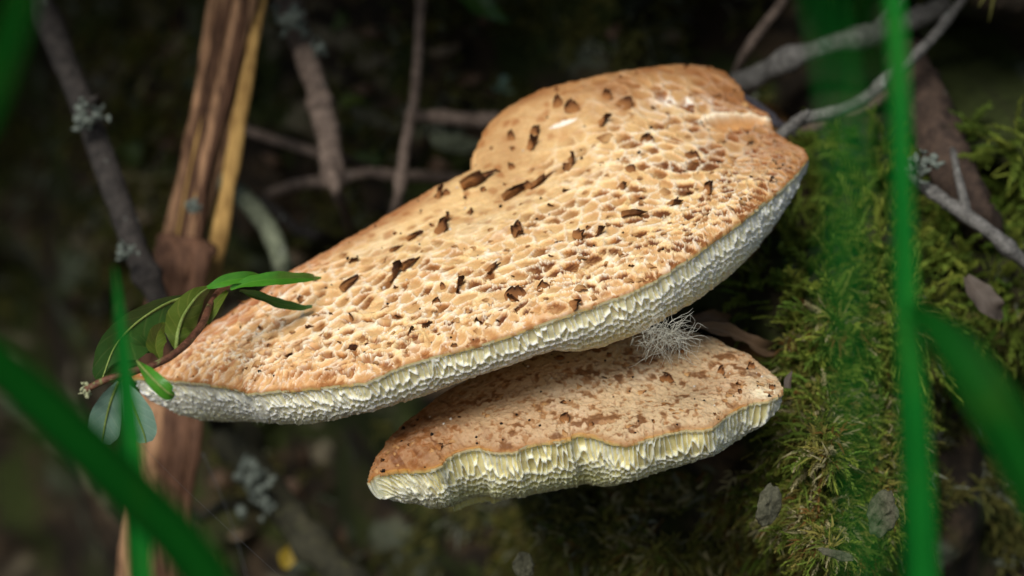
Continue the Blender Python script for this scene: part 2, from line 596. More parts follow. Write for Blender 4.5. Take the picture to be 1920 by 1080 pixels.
moss('background_moss', [moss_patch(2600, (380, -60, 1450, 520), None, ['rope', 'feather', 'tuft'], 'dark', .008, .016, (0, -.3, -.1), 16, -.05),
                         moss_patch(1200, (-60, -60, 420, 620), None, ['rope', 'feather', 'tuft'], 'dark', .008, .016, (0, -.3, -.2), 17, .0),
                         moss_patch(420, (190, 60, 420, 560), None, ['rope', 'feather', 'tuft'], 'gold', .008, .018, (0, -.3, -.2), 20, -.1),
                         moss_patch(900, (350, 780, 1000, 1130), None, ['rope', 'feather', 'tuft'], 'dark', .007, .014, (0, -.3, -.2), 18, .05),
                         moss_patch(2400, (-500, -700, 2500, -30), None, ['rope', 'feather', 'tuft'], 'dark', .01, .02, (0, -.3, -.2), 19, -.1),
                         moss_patch(2600, (1960, -100, 2900, 2000), None, ['rope', 'feather', 'tuft'], 'dark', .008, .016, (0, -.3, 0), 21, -.2),
                         moss_patch(2600, (600, 1120, 2000, 2200), None, ['rope', 'feather', 'tuft'], 'dark', .008, .016, (0, -.3, -.2), 22, -.2),
                         moss_patch(1500, (-1000, -100, -50, 1800), None, ['rope', 'feather', 'tuft'], 'dark', .01, .02, (0, -.3, -.2), 23, .0)])

# ------------------------------------------------------------------ the bracket fungi
class Frame:
    def __init__(self, px, py, d, ang, elev, yaw=0.0):
        ca, sa, ce, se = math.cos(R(ang)), math.sin(R(ang)), math.cos(R(elev)), math.sin(R(elev))
        self.O = P(px, py, d)
        t = np.array([ca, sa, 0.0]); s = np.array([-sa, ca, 0.0]); z = np.array([0, 0, 1.0])
        U = t; N = s * ce - z * se; V = s * se + z * ce
        cy, sy = math.cos(R(yaw)), math.sin(R(yaw))
        U, V = U * cy + V * sy, V * cy - U * sy
        self.U, self.V, self.N = (c2w(*w) for w in (U, V, N))
    def to3(self, u, v, h):
        return self.O + u[..., None] * self.U + v[..., None] * self.V + h[..., None] * self.N
    def hit(self, px, py, hf, n=25):
        px = np.asarray(px, float); py = np.asarray(py, float)
        r = P(px, py, np.ones_like(px)) - CAM
        h = np.zeros_like(px)
        for _ in range(n):
            k = (h + (self.O - CAM) @ self.N) / (r @ self.N)
            X = CAM + k[..., None] * r - self.O
            u, v = X @ self.U, X @ self.V
            h = .5 * h + .5 * hf(u, v)
        return u, v

def make_fungus(name, label, fr, front_px, back_px, bottom_px, hbase, rim_drop, style, ncol, nrow, under_back=.004):
    rm = rim_drop
    hr = lambda u, v: hbase(u, v) - rm
    fpx = catmull(front_px, 1100); bpx = catmull(back_px, 700)      # both run left -> right
    fu = np.stack(fr.hit(fpx[:, 0], fpx[:, 1], hr), -1)
    bu = np.stack(fr.hit(bpx[:, 0], bpx[:, 1], hr), -1)
    for cv, sgn in ((fu, 1), (bu, -1)):
        tg = np.gradient(cv, axis=0); tg /= np.linalg.norm(tg, axis=1, keepdims=True) + 1e-12
        cv += np.stack([tg[:, 1], -tg[:, 0]], -1) * sgn * (.0011 * n2(cv[:, 0] * 260, cv[:, 1] * 260, 3, 91) + .0010 * np.maximum(0, n2(cv[:, 0] * 900, cv[:, 1] * 900, 2, 92)))[:, None]
    bu[0] = fu[0]; bu[-1] = fu[-1]
    Fc, Bc = resample(fu, ncol), resample(bu, ncol)
    t = np.linspace(0, 1, nrow) ** 1.0
    UV = Fc[:, None, :] * (1 - t)[None, :, None] + Bc[:, None, :] * t[None, :, None]
    u, v = UV[..., 0], UV[..., 1]
    # distance to the front edge and to the whole edge, on a coarse grid then interpolated
    ci = np.unique(np.r_[np.arange(0, ncol, 6), ncol - 1]); ri = np.unique(np.r_[np.arange(0, nrow, 4), nrow - 1])
    def dist(curve):
        cc = UV[np.ix_(ci, ri)]
        D = np.sqrt(((cc[:, :, None, :] - curve[None, None]) ** 2).sum(-1)).min(-1)
        D1 = np.stack([np.interp(np.arange(ncol), ci, D[:, j]) for j in range(len(ri))], 1)
        return np.stack([np.interp(np.arange(nrow), ri, D1[i]) for i in range(ncol)], 0)
    fs, bs = resample(fu, 400), resample(bu, 400)
    df, db = dist(fs), dist(bs)
    d = np.minimum(df, db)
    rw = np.where(df < db, .012, .018)
    q = np.clip(1 - d / rw, 0, 1)
    h0 = hbase(u, v) - rm * q ** 2
    p0 = fr.to3(u, v, h0)
    px, py, dd = proj(p0)
    disp, colr = style(u, v, d, df, db, px, py, np.broadcast_to(t[None], u.shape))
    top = fr.to3(u, v, h0 + disp)
    # a thin lip that folds over the edge
    skc = (rgb(214, 190, 120) * .8)[None, None]
    def skirt(j, jn):
        pos_ = top[:, j] + (top[:, jn] - top[:, j]) * .04 - fr.N * .0014
        return pos_[:, None]
    def sk_col(j):
        b_ = n2(u[:, j] * 330, v[:, j] * 330, 3, 94)
        return mixc(np.broadcast_to(skc[0], (ncol, 3)), rgb(120, 76, 40), sstep(-.15, .35, b_) * .8)[:, None]
    full = np.concatenate([skirt(0, 1), top, skirt(-1, -2)], 1)
    colr = np.concatenate([sk_col(0), colr, sk_col(-1)], 1)
    f = grid_faces(ncol, nrow + 2)
    root = thing(name, fr.to3(np.array(np.mean(u)), np.array(np.max(v)), np.array(-.03)), label, 'fungus')
    cap = obj('cap', full, f[:, ::-1], M_CAP, root, color=colr.reshape(-1, 3))
    # ---------------- pore surface
    nf, nb_ = int(ncol * 1.35), 260
    FE = resample(fu, nf); BE = resample(bu, nb_)[::-1][1:-1]
    E = np.vstack([FE, BE])
    ne = len(E)
    epx, epy, ed = proj(fr.to3(E[:, 0], E[:, 1], hr(E[:, 0], E[:, 1])))
    bot = catmull(bottom_px, 300)
    # wanted thickness in the picture for the front, measured across the long axis
    ax = (fr.U @ RT, -(fr.U @ UP)); ax = np.array(ax) / np.hypot(*ax)
    nr2 = np.array([-ax[1], ax[0]])                     # points down in the picture
    se = epx * ax[0] + epy * ax[1]; he = epx * nr2[0] + epy * nr2[1]
    sb = bot @ ax; hb = bot @ nr2
    o = np.argsort(sb)
    th = np.interp(se, sb[o], hb[o]) - he
    th = np.clip(th, 6, None) / FOC * ed
    T = np.where(np.arange(ne) < nf, th / .66, .010)
    T = np.minimum(T, .027)
    kk = 31
    pad = np.r_[T[-kk:], T, T[:kk]]
    T = np.convolve(pad, np.ones(kk) / kk, 'same')[kk:-kk]
    A0 = UV[int(ncol * .22), nrow // 2]; A1 = UV[int(ncol * .72), nrow // 2]
    ab = A1 - A0
    s_ = np.clip(((E - A0) @ ab) / (ab @ ab), 0, 1)
    Cn = A0 + s_[:, None] * ab
    Es = np.stack([np.convolve(np.r_[E[-30:, q_], E[:, q_], E[:30, q_]], np.ones(41) / 41, 'same')[30:-30] for q_ in (0, 1)], -1)
    inw = Cn - Es
    il = np.linalg.norm(inw, axis=1)
    inw = inw / il[:, None]
    nw1, nw2 = style.pore_rows, 16
    th_ = np.linspace(0, math.pi / 2, nw1)
    kA = style.kA
    rows_a = (T[:, None] * kA) * (1 - np.cos(th_))[None]
    rows_b = T[:, None] * np.sin(th_)[None]
    lam = np.linspace(0, 1, nw2 + 1)[1:]
    aend = rows_a[:, -1:]
    ra2 = aend + (np.maximum(il[:, None] - .004, aend + .001) - aend) * lam[None]
    rb2 = rows_b[:, -1:] + .004 * lam[None]
    Aall = np.hstack([rows_a, ra2]); Ball = np.hstack([rows_b, rb2])
    Aall = np.minimum(Aall, il[:, None] * .995)
    pu = E[:, None, 0] + inw[:, None, 0] * Aall; pv = E[:, None, 1] + inw[:, None, 1] * Aall
    ph = hr(E[:, 0], E[:, 1])[:, None] * (1 - np.clip(Aall / .08, 0, 1)) + np.clip(Aall / .08, 0, 1) * (hbase(pu, pv) * .6 - rm) - Ball - .0002
    pos = fr.to3(pu, pv, ph)
    # normals
    tu = np.gradient(pos, axis=0); tv = np.gradient(pos, axis=1)
    nn = np.cross(tu, tv); nn /= np.linalg.norm(nn, axis=-1, keepdims=True) + 1e-12
    kw = np.ones(25) / 25
    nn = np.apply_along_axis(lambda q_: np.convolve(np.r_[q_[-24:], q_, q_[:24]], kw, 'same')[24:-24], 0, nn)
    nn /= np.linalg.norm(nn, axis=-1, keepdims=True) + 1e-12
    if (nn[nf // 2, nw1 // 2] @ -FW) < 0: nn = -nn
    # pore pattern: metres along the edge and along the profile
    arc = np.r_[0, np.cumsum(np.linalg.norm(np.diff(E, axis=0), axis=1))]
    prof = np.concatenate([np.zeros((ne, 1)), np.cumsum(np.linalg.norm(np.diff(pos, axis=1), axis=-1), 1)], 1)
    a_ = np.broadcast_to(arc[:, None], prof.shape)
    dispn, pc = style.pores(a_, prof, epx[:, None] + 0 * prof, pos)
    fadeb = np.broadcast_to(np.clip((nw1 + 2 - np.arange(nw1 + nw2)) / 14, 0, 1)[None], prof.shape)
    pos = pos - nn * (dispn * fadeb)[..., None]
    pf = grid_faces(ne, nw1 + nw2)
    # close the ring
    i = np.arange(nw1 + nw2 - 1); a0 = (ne - 1) * (nw1 + nw2)
    ring = np.stack([a0 + i, a0 + i + 1, i + 1, i], -1)
    pore = obj('pore_surface', pos, [pf, ring], M_PORE, root, color=pc.reshape(-1, 3))
    return dict(root=root, cap=cap, top=top, px=px, py=py, fr=fr, UV=UV, df=df, db=db, d=d)

# --- upper bracket
FRU = Frame(900, 480, 1.0, 17.6, 27.0)
z0 = lambda u, v: np.zeros_like(u)
lu, lv_ = FRU.hit(np.array([1060., 1400., 990.]), np.array([190., 215., 330.]), z0)
def h_upper(u, v):
    h = -.75 * u ** 2
    h = h + .020 * np.exp(-((u - lu[0]) / .05) ** 2 - ((v - lv_[0]) / .06) ** 2)
    h = h - .007 * np.exp(-((u - lu[1]) / .035) ** 2 - ((v - lv_[1]) / .045) ** 2)
    h = h - .005 * np.exp(-((u - lu[2]) / .03) ** 2 - ((v - lv_[2]) / .03) ** 2)
    h = h + .0022 * n2(u * 28, v * 28, 2, 4)
    return h

UF = [(245, 706), (300, 711), (360, 716), (420, 724), (466, 734), (520, 731), (560, 729), (620, 722), (690, 713), (740, 690), (800, 672), (860, 655), (940, 632), (1010, 607), (1080, 583), (1160, 555), (1220, 528), (1290, 483), (1360, 434), (1420, 388), (1470, 346), (1500, 316), (1516, 292)]
UBK = [(245, 706), (285, 688), (330, 658), (380, 620), (440, 580), (520, 527), (570, 495), (640, 455), (720, 408), (800, 360), (850, 336), (881, 318), (886, 296), (905, 253), (940, 211), (1000, 176), (1080, 151), (1180, 132), (1270, 122), (1335, 127), (1378, 152), (1400, 190), (1440, 215), (1448, 243), (1480, 268), (1505, 280), (1516, 292)]
UBT = [(240, 712), (262, 748), (300, 777), (370, 794), (450, 801), (560, 801), (640, 786), (740, 760), (820, 735), (900, 705), (960, 685), (1010, 667), (1040, 655), (1100, 657), (1180, 636), (1250, 602), (1330, 555), (1400, 500), (1450, 450), (1490, 390), (1514, 330), (1520, 296)]

def rgb(r, g_, b_):
    f_ = lambda c: (c / 255) ** 2.2
    return np.array([f_(r), f_(g_), f_(b_)])

class UpperStyle:
    pore_rows, kA = 110, .6
    def __call__(self, u, v, d, df, db, px, py, t):
        # radial coordinates around the stem
        cu, cv = lu[1], lv_[1]
        ru, rv = u - cu, v - cv
        rad = np.hypot(ru, rv); th = np.arctan2(rv, ru)
        wx, wy = n2(u * 260, v * 260, 3, 1) * .0016, n2(u * 260, v * 260, 3, 2) * .0016
        wx = wx + n2(u * 75, v * 75, 2, 83) * .0036; wy = wy + n2(u * 75, v * 75, 2, 84) * .0036
        fr_ = n2(th * 330, rad * 120, 2, 8)              # fibres run along the radius
        comb = n2(th * 900, rad * 200, 2, 81)
        x, y = u + wx, v + wy
        dr = fr_ * .0014 + comb * .0008
        x = x + dr * np.cos(th); y = y + dr * np.sin(th)
        ct, st_ = np.cos(th), np.sin(th)
        F1, F2, idc, ox, oy = voronoi(x / .0062, y / .0062, 3, 1.0)
        G1, G2, idf, gx_, gy_ = voronoi(x / .0040, y / .0040, 5, 1.0)
        near = (df + .006 * n2(u * 120, v * 120, 2, 85) < .020).astype(float)      # small scales near the front edge
        e = (F2 - F1) * (1 - near) + (G2 - G1) * near
        f1 = F1 * (1 - near) + G1 * near
        orad = (ox * ct + oy * st_) * (1 - near) + (gx_ * ct + gy_ * st_) * near      # offset inside the scale, outwards
        idr = idc * (1 - near) + idf * near
        blot = n2(u * 60, v * 60, 3, 12)
        zone = sstep(.105, .040, df + .018 * blot)
        leftz = sstep(760, 520, px)
        size = .50 + .34 * idr
        patch = sstep(size, size * .62, f1 + .16 * comb + .07 * fr_) * sstep(.0, .13, e)
        ridge = 1 - sstep(.02, .30, e + .08 * comb)
        inner = patch
        base = np.broadcast_to(rgb(239, 204, 146), u.shape + (3,)).copy()
        base = mixc(base, rgb(248, 222, 174), sstep(.0, .6, blot) * .8)
        base = mixc(base, rgb(210, 154, 98), sstep(.1, .6, n2(u * 95, v * 95, 3, 14)) * .5)
        base = mixc(base, rgb(230, 182, 128), leftz * .5)
        base = mixc(base, rgb(255, 246, 224), ridge * zone * (.6 + .4 * sstep(-.15, .3, orad)) * sstep(-.55, .2, n2(u * 190, v * 190, 3, 82)))
        dk = sstep(.25, .95, hsh(np.floor(idr * 9999).astype(int), np.zeros(u.shape, int), np.zeros(u.shape, int), 2))
        grad = .6 + .5 * sstep(-.3, .35, -orad)
        fade_l = 1 - .25 * leftz
        base = mixc(base, rgb(166, 110, 58), np.clip(patch * zone * (.5 + .7 * dk) * grad * fade_l, 0, 1))
        base = mixc(base, rgb(92, 50, 27), np.clip((1 + .5 * n2(th * 1500, rad * 300, 2, 86)) * sstep(.45, 1.0, patch) * zone * sstep(.3, .75, dk) * sstep(.62, .22, f1 + .25 * comb) * grad * (.75 + .8 * sstep(.05, .008, df) * sstep(700, 950, px) + .8 * sstep(1150, 1330, px)), 0, .97) * fade_l)
        fib = n2(th * 420, rad * 90, 2, 9)
        base = mixc(base, rgb(200, 143, 86), sstep(.0, .5, fib) * .55 * (1 - .5 * zone))
        base = mixc(base, rgb(168, 104, 56), sstep(.0, .45, fib) * sstep(620, 420, px) * sstep(.05, .005, d) * .8)
        # fine scales over the whole rear
        H1, H2, idh, _, _ = voronoi((u + wx * .8) / .0066, (v + wy * .8) / .0066, 15, .95)
        rear = (1 - zone)
        base = mixc(base, rgb(170, 110, 62), rear * sstep(.3, .75, idh) * sstep(.40, .14, H1 + .12 * comb) * .75)
        # browner towards the edges
        base = mixc(base, rgb(184, 122, 70), sstep(.009, .0, d + .004 * blot + .004 * comb) * .3)
        base = mixc(base, rgb(146, 92, 50), sstep(.05, .002, db) * sstep(860, 940, px) * 1.0 * (.7 + .5 * blot))
        base = mixc(base, rgb(166, 100, 60), sstep(.025, .001, db + .006 * blot) * sstep(880, 760, px) * .75)
        base = mixc(base, rgb(150, 98, 52), sstep(.0011, .0003, d) * .6)
        # pale scuffs
        sc = np.exp(-((px - 1280) / 45) ** 2 - ((py - 190) / 9) ** 2) * sstep(-.1, .3, n2(u * 500, v * 500, 2, 33))
        base = mixc(base, rgb(250, 240, 225), np.clip(sc * 1.6, 0, 1))
        sc = np.exp(-((px - 1056 + (py - 232) * 2.2) / 16) ** 2 - ((py - 232) / 14) ** 2)
        base = mixc(base, rgb(250, 240, 225), np.clip(sc * 1.2, 0, 1) * sstep(.5, .6, sc))
        # relief
        disp = zone * (.0006 * ridge - .0008 * inner * (.3 + .7 * dk)) * sstep(0, .003, d)
        disp = disp + .00035 * n2(u * 420, v * 420, 3, 19) + .0005 * n2(u * 130, v * 130, 2, 20)
        disp = disp + .0004 * sstep(.5, 1, fib) * leftz
        disp = disp * sstep(0, .0015, d)
        # pits on the left part
        for (cx, cy, rr) in PITS:
            q = np.hypot((px - cx), (py - cy) / .5) / rr
            disp = disp - .0016 * sstep(1.0, .3, q) + .0005 * np.exp(-((q - 1.15) / .2) ** 2)
            base = mixc(base, rgb(138, 84, 44), sstep(1.0, .5, q) * .75)
        # torn flesh by the stem
        q = ((px - 1375) / 62) ** 2 + ((py - 229) / 14) ** 2
        disp = disp - .0045 * sstep(1.0, .45, q) + .0006 * np.exp(-((np.sqrt(q) - 1.08) / .12) ** 2)
        base = mixc(base, rgb(196, 146, 92), sstep(1.05, .7, q))
        base = mixc(base, rgb(250, 236, 206), np.exp(-((np.sqrt(q) - 1.05) / .13) ** 2) * .9 * sstep(-.5, .4, n2(u * 400, v * 400, 2, 95) + .5 * np.sign(229 - py)))
        return disp, base
    def pores(self, a, w, epx, pos):
        wob = n2(a * 160, w * 160, 2, 3)
        st = 1 - .55 * sstep(.0, .012, w)              # pores drawn out near the edge
        warp = .0009 * wob
        skew = -.45 * sstep(800, 400, epx) * w
        wy = .00235 + .0020 * sstep(.010, .002, w)
        x = (a + warp + skew) / .0021
        yv = np.where(w < .0075, (w + .001) / .0085, (w - .0075) / .0030 + 1.0) + .35 * n2(a * 330, w * 30, 2, 6)
        F1, F2, idp, _, _ = voronoi(x, yv, 9, .8)
        e = F2 - F1
        wall = 1 - sstep(.02, .24, e + .05 * n2(a * 900, w * 900, 2, 7))
        on = sstep(.0008, .0026, w)
        dep = (.0010 + .0008 * idp) * (1 - wall) * on
        dep = dep + .0004 * n2(a * 110, w * 110, 2, 13)
        c = np.broadcast_to(rgb(252, 247, 222), a.shape + (3,)).copy()
        c = mixc(c, rgb(242, 230, 180), (1 - wall) * .75 * on)
        c = mixc(c, rgb(253, 249, 232), wall * .7)
        c = mixc(c, rgb(222, 216, 140), sstep(.010, .022, w) * .6)  # green light bounced off the moss, painted in towards the bottom
        c = mixc(c, rgb(196, 168, 84), sstep(.0016, .0002, w) * .75)
        return dep, c

PITS = [(660, 601, 20), (540, 664, 14), (660, 650, 15), (593, 651, 15), (723, 608, 14), (751, 652, 12), (516, 604, 8), (499, 663, 14), (645, 700, 12), (575, 690, 15), (617, 668, 15), (690, 676, 17), (706, 640, 15), (786, 640, 14), (470, 668, 11), (899, 600, 12), (851, 648, 9), (560, 655, 11)]
upper = make_fungus('bracket_fungus', 'large tan bracket fungus with dark curled scales, the upper and wider of the two', FRU, UF, UBK, UBT, h_upper, .0035, UpperStyle(), 900, 330)

# --- lower bracket
FRL = Frame(1080, 770, .985, 10.5, 25.0)
def h_lower(u, v):
    return -.55 * u ** 2 + .0025 * n2(u * 30, v * 30, 2, 51) + .006 * np.exp(-((u + .01) / .05) ** 2 - ((v - .03) / .05) ** 2)
LF = [(691, 903), (705, 893), (739, 882), (791, 880), (822, 872), (848, 850), (896, 840), (949, 846), (992, 833), (1023, 829), (1054, 824), (1080, 814), (1111, 816), (1140, 826), (1176, 832), (1220, 819), (1281, 805), (1329, 802), (1356, 783), (1377, 769), (1412, 754), (1443, 749), (1468, 735)]
LBK = [(691, 903), (694, 880), (717, 840), (747, 805), (791, 768), (860, 720), (950, 680), (1060, 648), (1180, 624), (1260, 618), (1325, 630), (1369, 650), (1404, 666), (1443, 697), (1462, 716), (1468, 735)]
LBT = [(688, 906), (694, 922), (712, 938), (747, 952), (804, 958), (866, 954), (940, 942), (1010, 928), (1080, 918), (1163, 912), (1229, 892), (1294, 873), (1360, 849), (1399, 824), (1439, 800), (1465, 774), (1472, 744)]

class LowerStyle:
    pore_rows, kA = 120, .6
    def __call__(self, u, v, d, df, db, px, py, t):
        blot = n2(u * 70, v * 70, 3, 61); fine = n2(u * 520, v * 480, 3, 62); med = n2(u * 240, v * 260, 3, 63)
        base = np.broadcast_to(rgb(196, 170, 134), u.shape + (3,)).copy()
        base = mixc(base, rgb(218, 196, 166), sstep(-.1, .5, blot) * .7)
        base = mixc(base, rgb(186, 150, 116), sstep(.0, .5, n2(u * 45, v * 45, 2, 66)) * .5)
        sp = sstep(.02, .30, fine + .6 * med + .35 * blot)
        base = mixc(base, rgb(146, 98, 52), sp * .7)
        base = mixc(base, rgb(100, 62, 34), sstep(.2, .5, med + .4 * fine) * .75)
        base = mixc(base, rgb(120, 76, 40), sstep(.2, .5, n2(u * 1100, v * 900, 2, 69)) * .6)
        left = sstep(1010, 760, px)  # left side: shade of the upper cap painted in, along with brown streaks
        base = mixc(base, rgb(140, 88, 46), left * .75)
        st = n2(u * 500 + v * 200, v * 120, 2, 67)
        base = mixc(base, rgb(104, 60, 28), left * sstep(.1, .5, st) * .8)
        base = mixc(base, rgb(240, 232, 200), sstep(1390, 1440, px) * sstep(.35, .1, fine) * .8 * sstep(-.25, .2, blot))
        base = mixc(base, rgb(150, 98, 48), sstep(.0024, .0002, df + .0016 * fine + .0012 * med) * .55)
        base = mixc(base, rgb(190, 140, 60), sstep(.0007, .0002, df) * .5 * sstep(-.3, .3, n2(u * 220, v * 220, 2, 93)))
        disp = .0009 * med - .0006 * sp + .0005 * fine + .0004 * n2(u * 700, v * 700, 2, 68)
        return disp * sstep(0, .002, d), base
    def pores(self, a, w, epx, pos):
        wob = n2(a * 150, w * 150, 2, 71)
        skew = -.8 * sstep(900, 720, epx) * w
        x = (a + .0008 * wob + skew) / .0021
        yv = np.where(w < .011, (w + .002) / .0125, (w - .011) / .0030 + 1.04) + .3 * n2(a * 260, w * 20, 2, 72) * sstep(0, .008, w)
        F1, F2, idp, _, _ = voronoi(x, yv, 19, .8)
        e = F2 - F1
        wall = 1 - sstep(.02, .24, e + .05 * n2(a * 900, w * 500, 2, 73))
        on = sstep(.0006, .0028, w) * sstep(692, 740, epx)
        dep = (.0011 + .0009 * idp) * (1 - wall) * on + .0008 * n2(a * 100, w * 100, 2, 74)
        # a fold near the right end
        c = np.broadcast_to(rgb(250, 243, 206), a.shape + (3,)).copy()
        c = mixc(c, rgb(236, 222, 156), (1 - wall) * .75 * on)
        c = mixc(c, rgb(242, 240, 218), wall * .7)
        c = mixc(c, rgb(204, 200, 112), sstep(.010, .024, w) * .65)  # yellow-green moss bounce painted into the lower part of the band
        c = mixc(c, rgb(200, 160, 60), sstep(.0016, .0003, w) * .6)
        return dep, c

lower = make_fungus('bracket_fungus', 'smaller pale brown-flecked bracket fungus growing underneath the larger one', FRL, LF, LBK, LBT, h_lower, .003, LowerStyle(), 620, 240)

# stems that carry the caps on the stump
def tube(path, rad, sides=14, noise=0.0, nscale=120, seed=0, cap=True, flat=1.0):
    path = np.asarray(path, float); n = len(path)
    tg = np.gradient(path, axis=0); tg /= np.linalg.norm(tg, axis=1, keepdims=True) + 1e-12
    ref = FW if abs(tg[0] @ FW) < .9 else UP
    s1 = np.cross(tg, ref); s1 /= np.linalg.norm(s1, axis=1, keepdims=True) + 1e-12
    s2 = np.cross(tg, s1)
    an = np.linspace(0, 2 * math.pi, sides, endpoint=False)
    rr = np.broadcast_to(np.asarray(rad, float)[:, None], (n, sides)).copy()
    ring = s1[:, None] * np.cos(an)[None, :, None] + s2[:, None] * (flat * np.sin(an))[None, :, None]
    V = path[:, None] + ring * rr[..., None]
    if noise:
        V = V + ring * (rr * noise * (fbm(V * nscale, 3, seed) + .5 * fbm(V * nscale * 4, 2, seed + 5)))[..., None]
    F = grid_faces(n, sides, True)[:, ::-1]
    V = V.reshape(-1, 3)
    if cap:
        i = np.arange(sides)
        V = np.vstack([V, path[:1], path[-1:]])
        a0 = n * sides
        T = np.vstack([np.stack([i, (i + 1) % sides, np.full(sides, a0)], -1), np.stack([(n - 1) * sides + (i + 1) % sides, (n - 1) * sides + i, np.full(sides, a0 + 1)], -1)])
        return V, [F, T]
    return V, [F]

def stem(fg, uv_at, seed):
    fr = fg['fr']
    a0 = fr.to3(np.array(uv_at[0]), np.array(uv_at[1]), np.array(-.034))
    e = a0 + np.array([.03, .10, .0])
    e[1] = stump_y(np.array(e[0]), np.array(e[2])) + .02
    path = catmull([a0, a0 * .55 + e * .45 + np.array([0, 0, -.002]), e], 20)
    V, F = tube(path, np.linspace(.014, .020, 20), 22, .18, 60, seed)
    obj('stem', V, F, M_PORE, fg['root'], color=np.broadcast_to(rgb(96, 72, 44), V.shape))
stem(upper, (lu[1] - .02, lv_[1] - .015), 3)
um = lower['UV'][420, 215]
stem(lower, (um[0], um[1]), 4)

# ------------------------------------------------------------------ scales on the caps
def scale_mesh(kind, r):
    nx_, ny_ = 7, 8
    X, Y = np.meshgrid(np.linspace(0, 1, nx_), np.linspace(-.5, .5, ny_), indexing='ij')
    wprof = np.interp(np.linspace(0, 1, nx_), [0, .25, .5, .75, 1], np.array([.7, 1.0, 1.05, .95, .6]) * r.uniform(.8, 1.2, 5))
    sm = lambda s_, k_: fbm(np.stack([X * k_ + s_, Y * k_ + s_ * 2, X * 0 + s_], -1), 2, 3)
    o = r.uniform(0, 50)
    Yv = Y * wprof[:, None] * .72 + sm(o, 3) * .10
    rag = sm(o + 7, 6) * .16 * X + r.normal(0, .05, ny_)[None] * X ** 4
    ln = r.uniform(.45, 1.1, ny_); ln = .6 * ln + .4 * np.convolve(np.r_[ln[0], ln, ln[-1]], [.3, .4, .3], 'valid')
    Xv = X * ln[None] * (1 - .35 * np.abs(2 * Y) ** 2.2) + rag * .5
    if kind == 'curled':
        cu = r.uniform(.45, .85)
        Z = cu * X ** 1.7 * .6 + (Y * 2) ** 2 * r.uniform(-.12, .14) * (.3 + X) + sm(o + 3, 3) * .08 * X
        Xv = Xv * (1 - .35 * X ** 2 * cu)
    elif kind == 'rolled':
        a = Y * 2 * r.uniform(1.2, 1.9) + sm(o + 2, 2) * .3
        Z = .22 * (1 - np.cos(a)) + .05 * X + sm(o + 4, 4) * .05
        Yv = .22 * np.sin(a) * wprof[:, None] + sm(o, 3) * .08
        Xv = Xv * 1.25
    else:
        Z = .03 + .06 * np.sin(X * 3.1) * (1 - (Y * 2) ** 2) + sm(o + 5, 3) * .05 + .05 * X ** 3
        Z[0] = -.05; Z[:, 0] -= .03; Z[:, -1] -= .03
    V = np.stack([Xv - .35, Yv, Z], -1)
    lowv = V.copy(); lowv[..., 2] -= .035
    F = grid_faces(nx_, ny_)
    n = nx_ * ny_
    if kind == 'flat':
        lo, hi = rgb(214, 166, 110), rgb(150, 96, 54)
    else:
        lo, hi = rgb(176, 120, 70), rgb(92, 54, 32)
    tt = np.clip(X + sm(o + 9, 5) * .25, 0, 1)[..., None]
    tcol = tt * hi + (1 - tt) * lo
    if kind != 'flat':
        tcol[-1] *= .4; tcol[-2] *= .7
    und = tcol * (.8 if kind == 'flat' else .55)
    return mesh('scale', np.vstack([V.reshape(-1, 3), lowv.reshape(-1, 3)]), [F[:, ::-1], F + n], np.vstack([tcol.reshape(-1, 3), und.reshape(-1, 3)]))

r_ = np.random.default_rng(5)
SC = {k_: [scale_mesh(k_, r_) for _ in range(10)] for k_ in ('curled', 'rolled', 'flat')}
for l_ in SC.values():
    for m_ in l_: m_.materials.append(M_SCALE)

def put_scale(fg, px, py, size_px, ang, kind, lift=0.0, ij=None):
    top, fr = fg['top'], fg['fr']
    if ij is None:
        D = (fg['px'] - px) ** 2 + (fg['py'] - py) ** 2
        i, j = np.unravel_index(np.argmin(D), D.shape)
    else:
        i, j = ij
    nu, nv_ = top.shape[:2]
    i = int(np.clip(i, 4, nu - 5)); j = int(np.clip(j, 4, nv_ - 5))
    p = top[i, j]
    tu = top[i + 4, j] - top[i - 4, j]; tv = top[i, j + 4] - top[i, j - 4]
    n = np.cross(tu, tv); n /= np.linalg.norm(n)
    if n @ fr.N < 0: n = -n
    # direction in the picture -> direction on the surface
    want = c2w(math.cos(R(ang)), math.sin(R(ang)), 0)
    vdir = (p - CAM) / np.linalg.norm(p - CAM)
    x = want - vdir * ((want @ n) / (vdir @ n))
    x /= np.linalg.norm(x)
    y = np.cross(n, x)
    d = proj(p)[2]
    s = size_px / FOC * d
    asp = r_.uniform(.6, 1.25)
    M = Matrix.Identity(4)
    for k_, vv in enumerate((x, y, n)):
        for q in range(3): M[q][k_] = vv[q] * s * (1.0, asp, 1.0)[k_]
    loc = p - wloc(fg['root']) + n * lift
    M.translation = loc
    o = bpy.data.objects.new('scale', SC[kind][int(r_.integers(0, 10))])
    col.objects.link(o)
    o.parent = fg['root']
    o.matrix_local = M
    return o

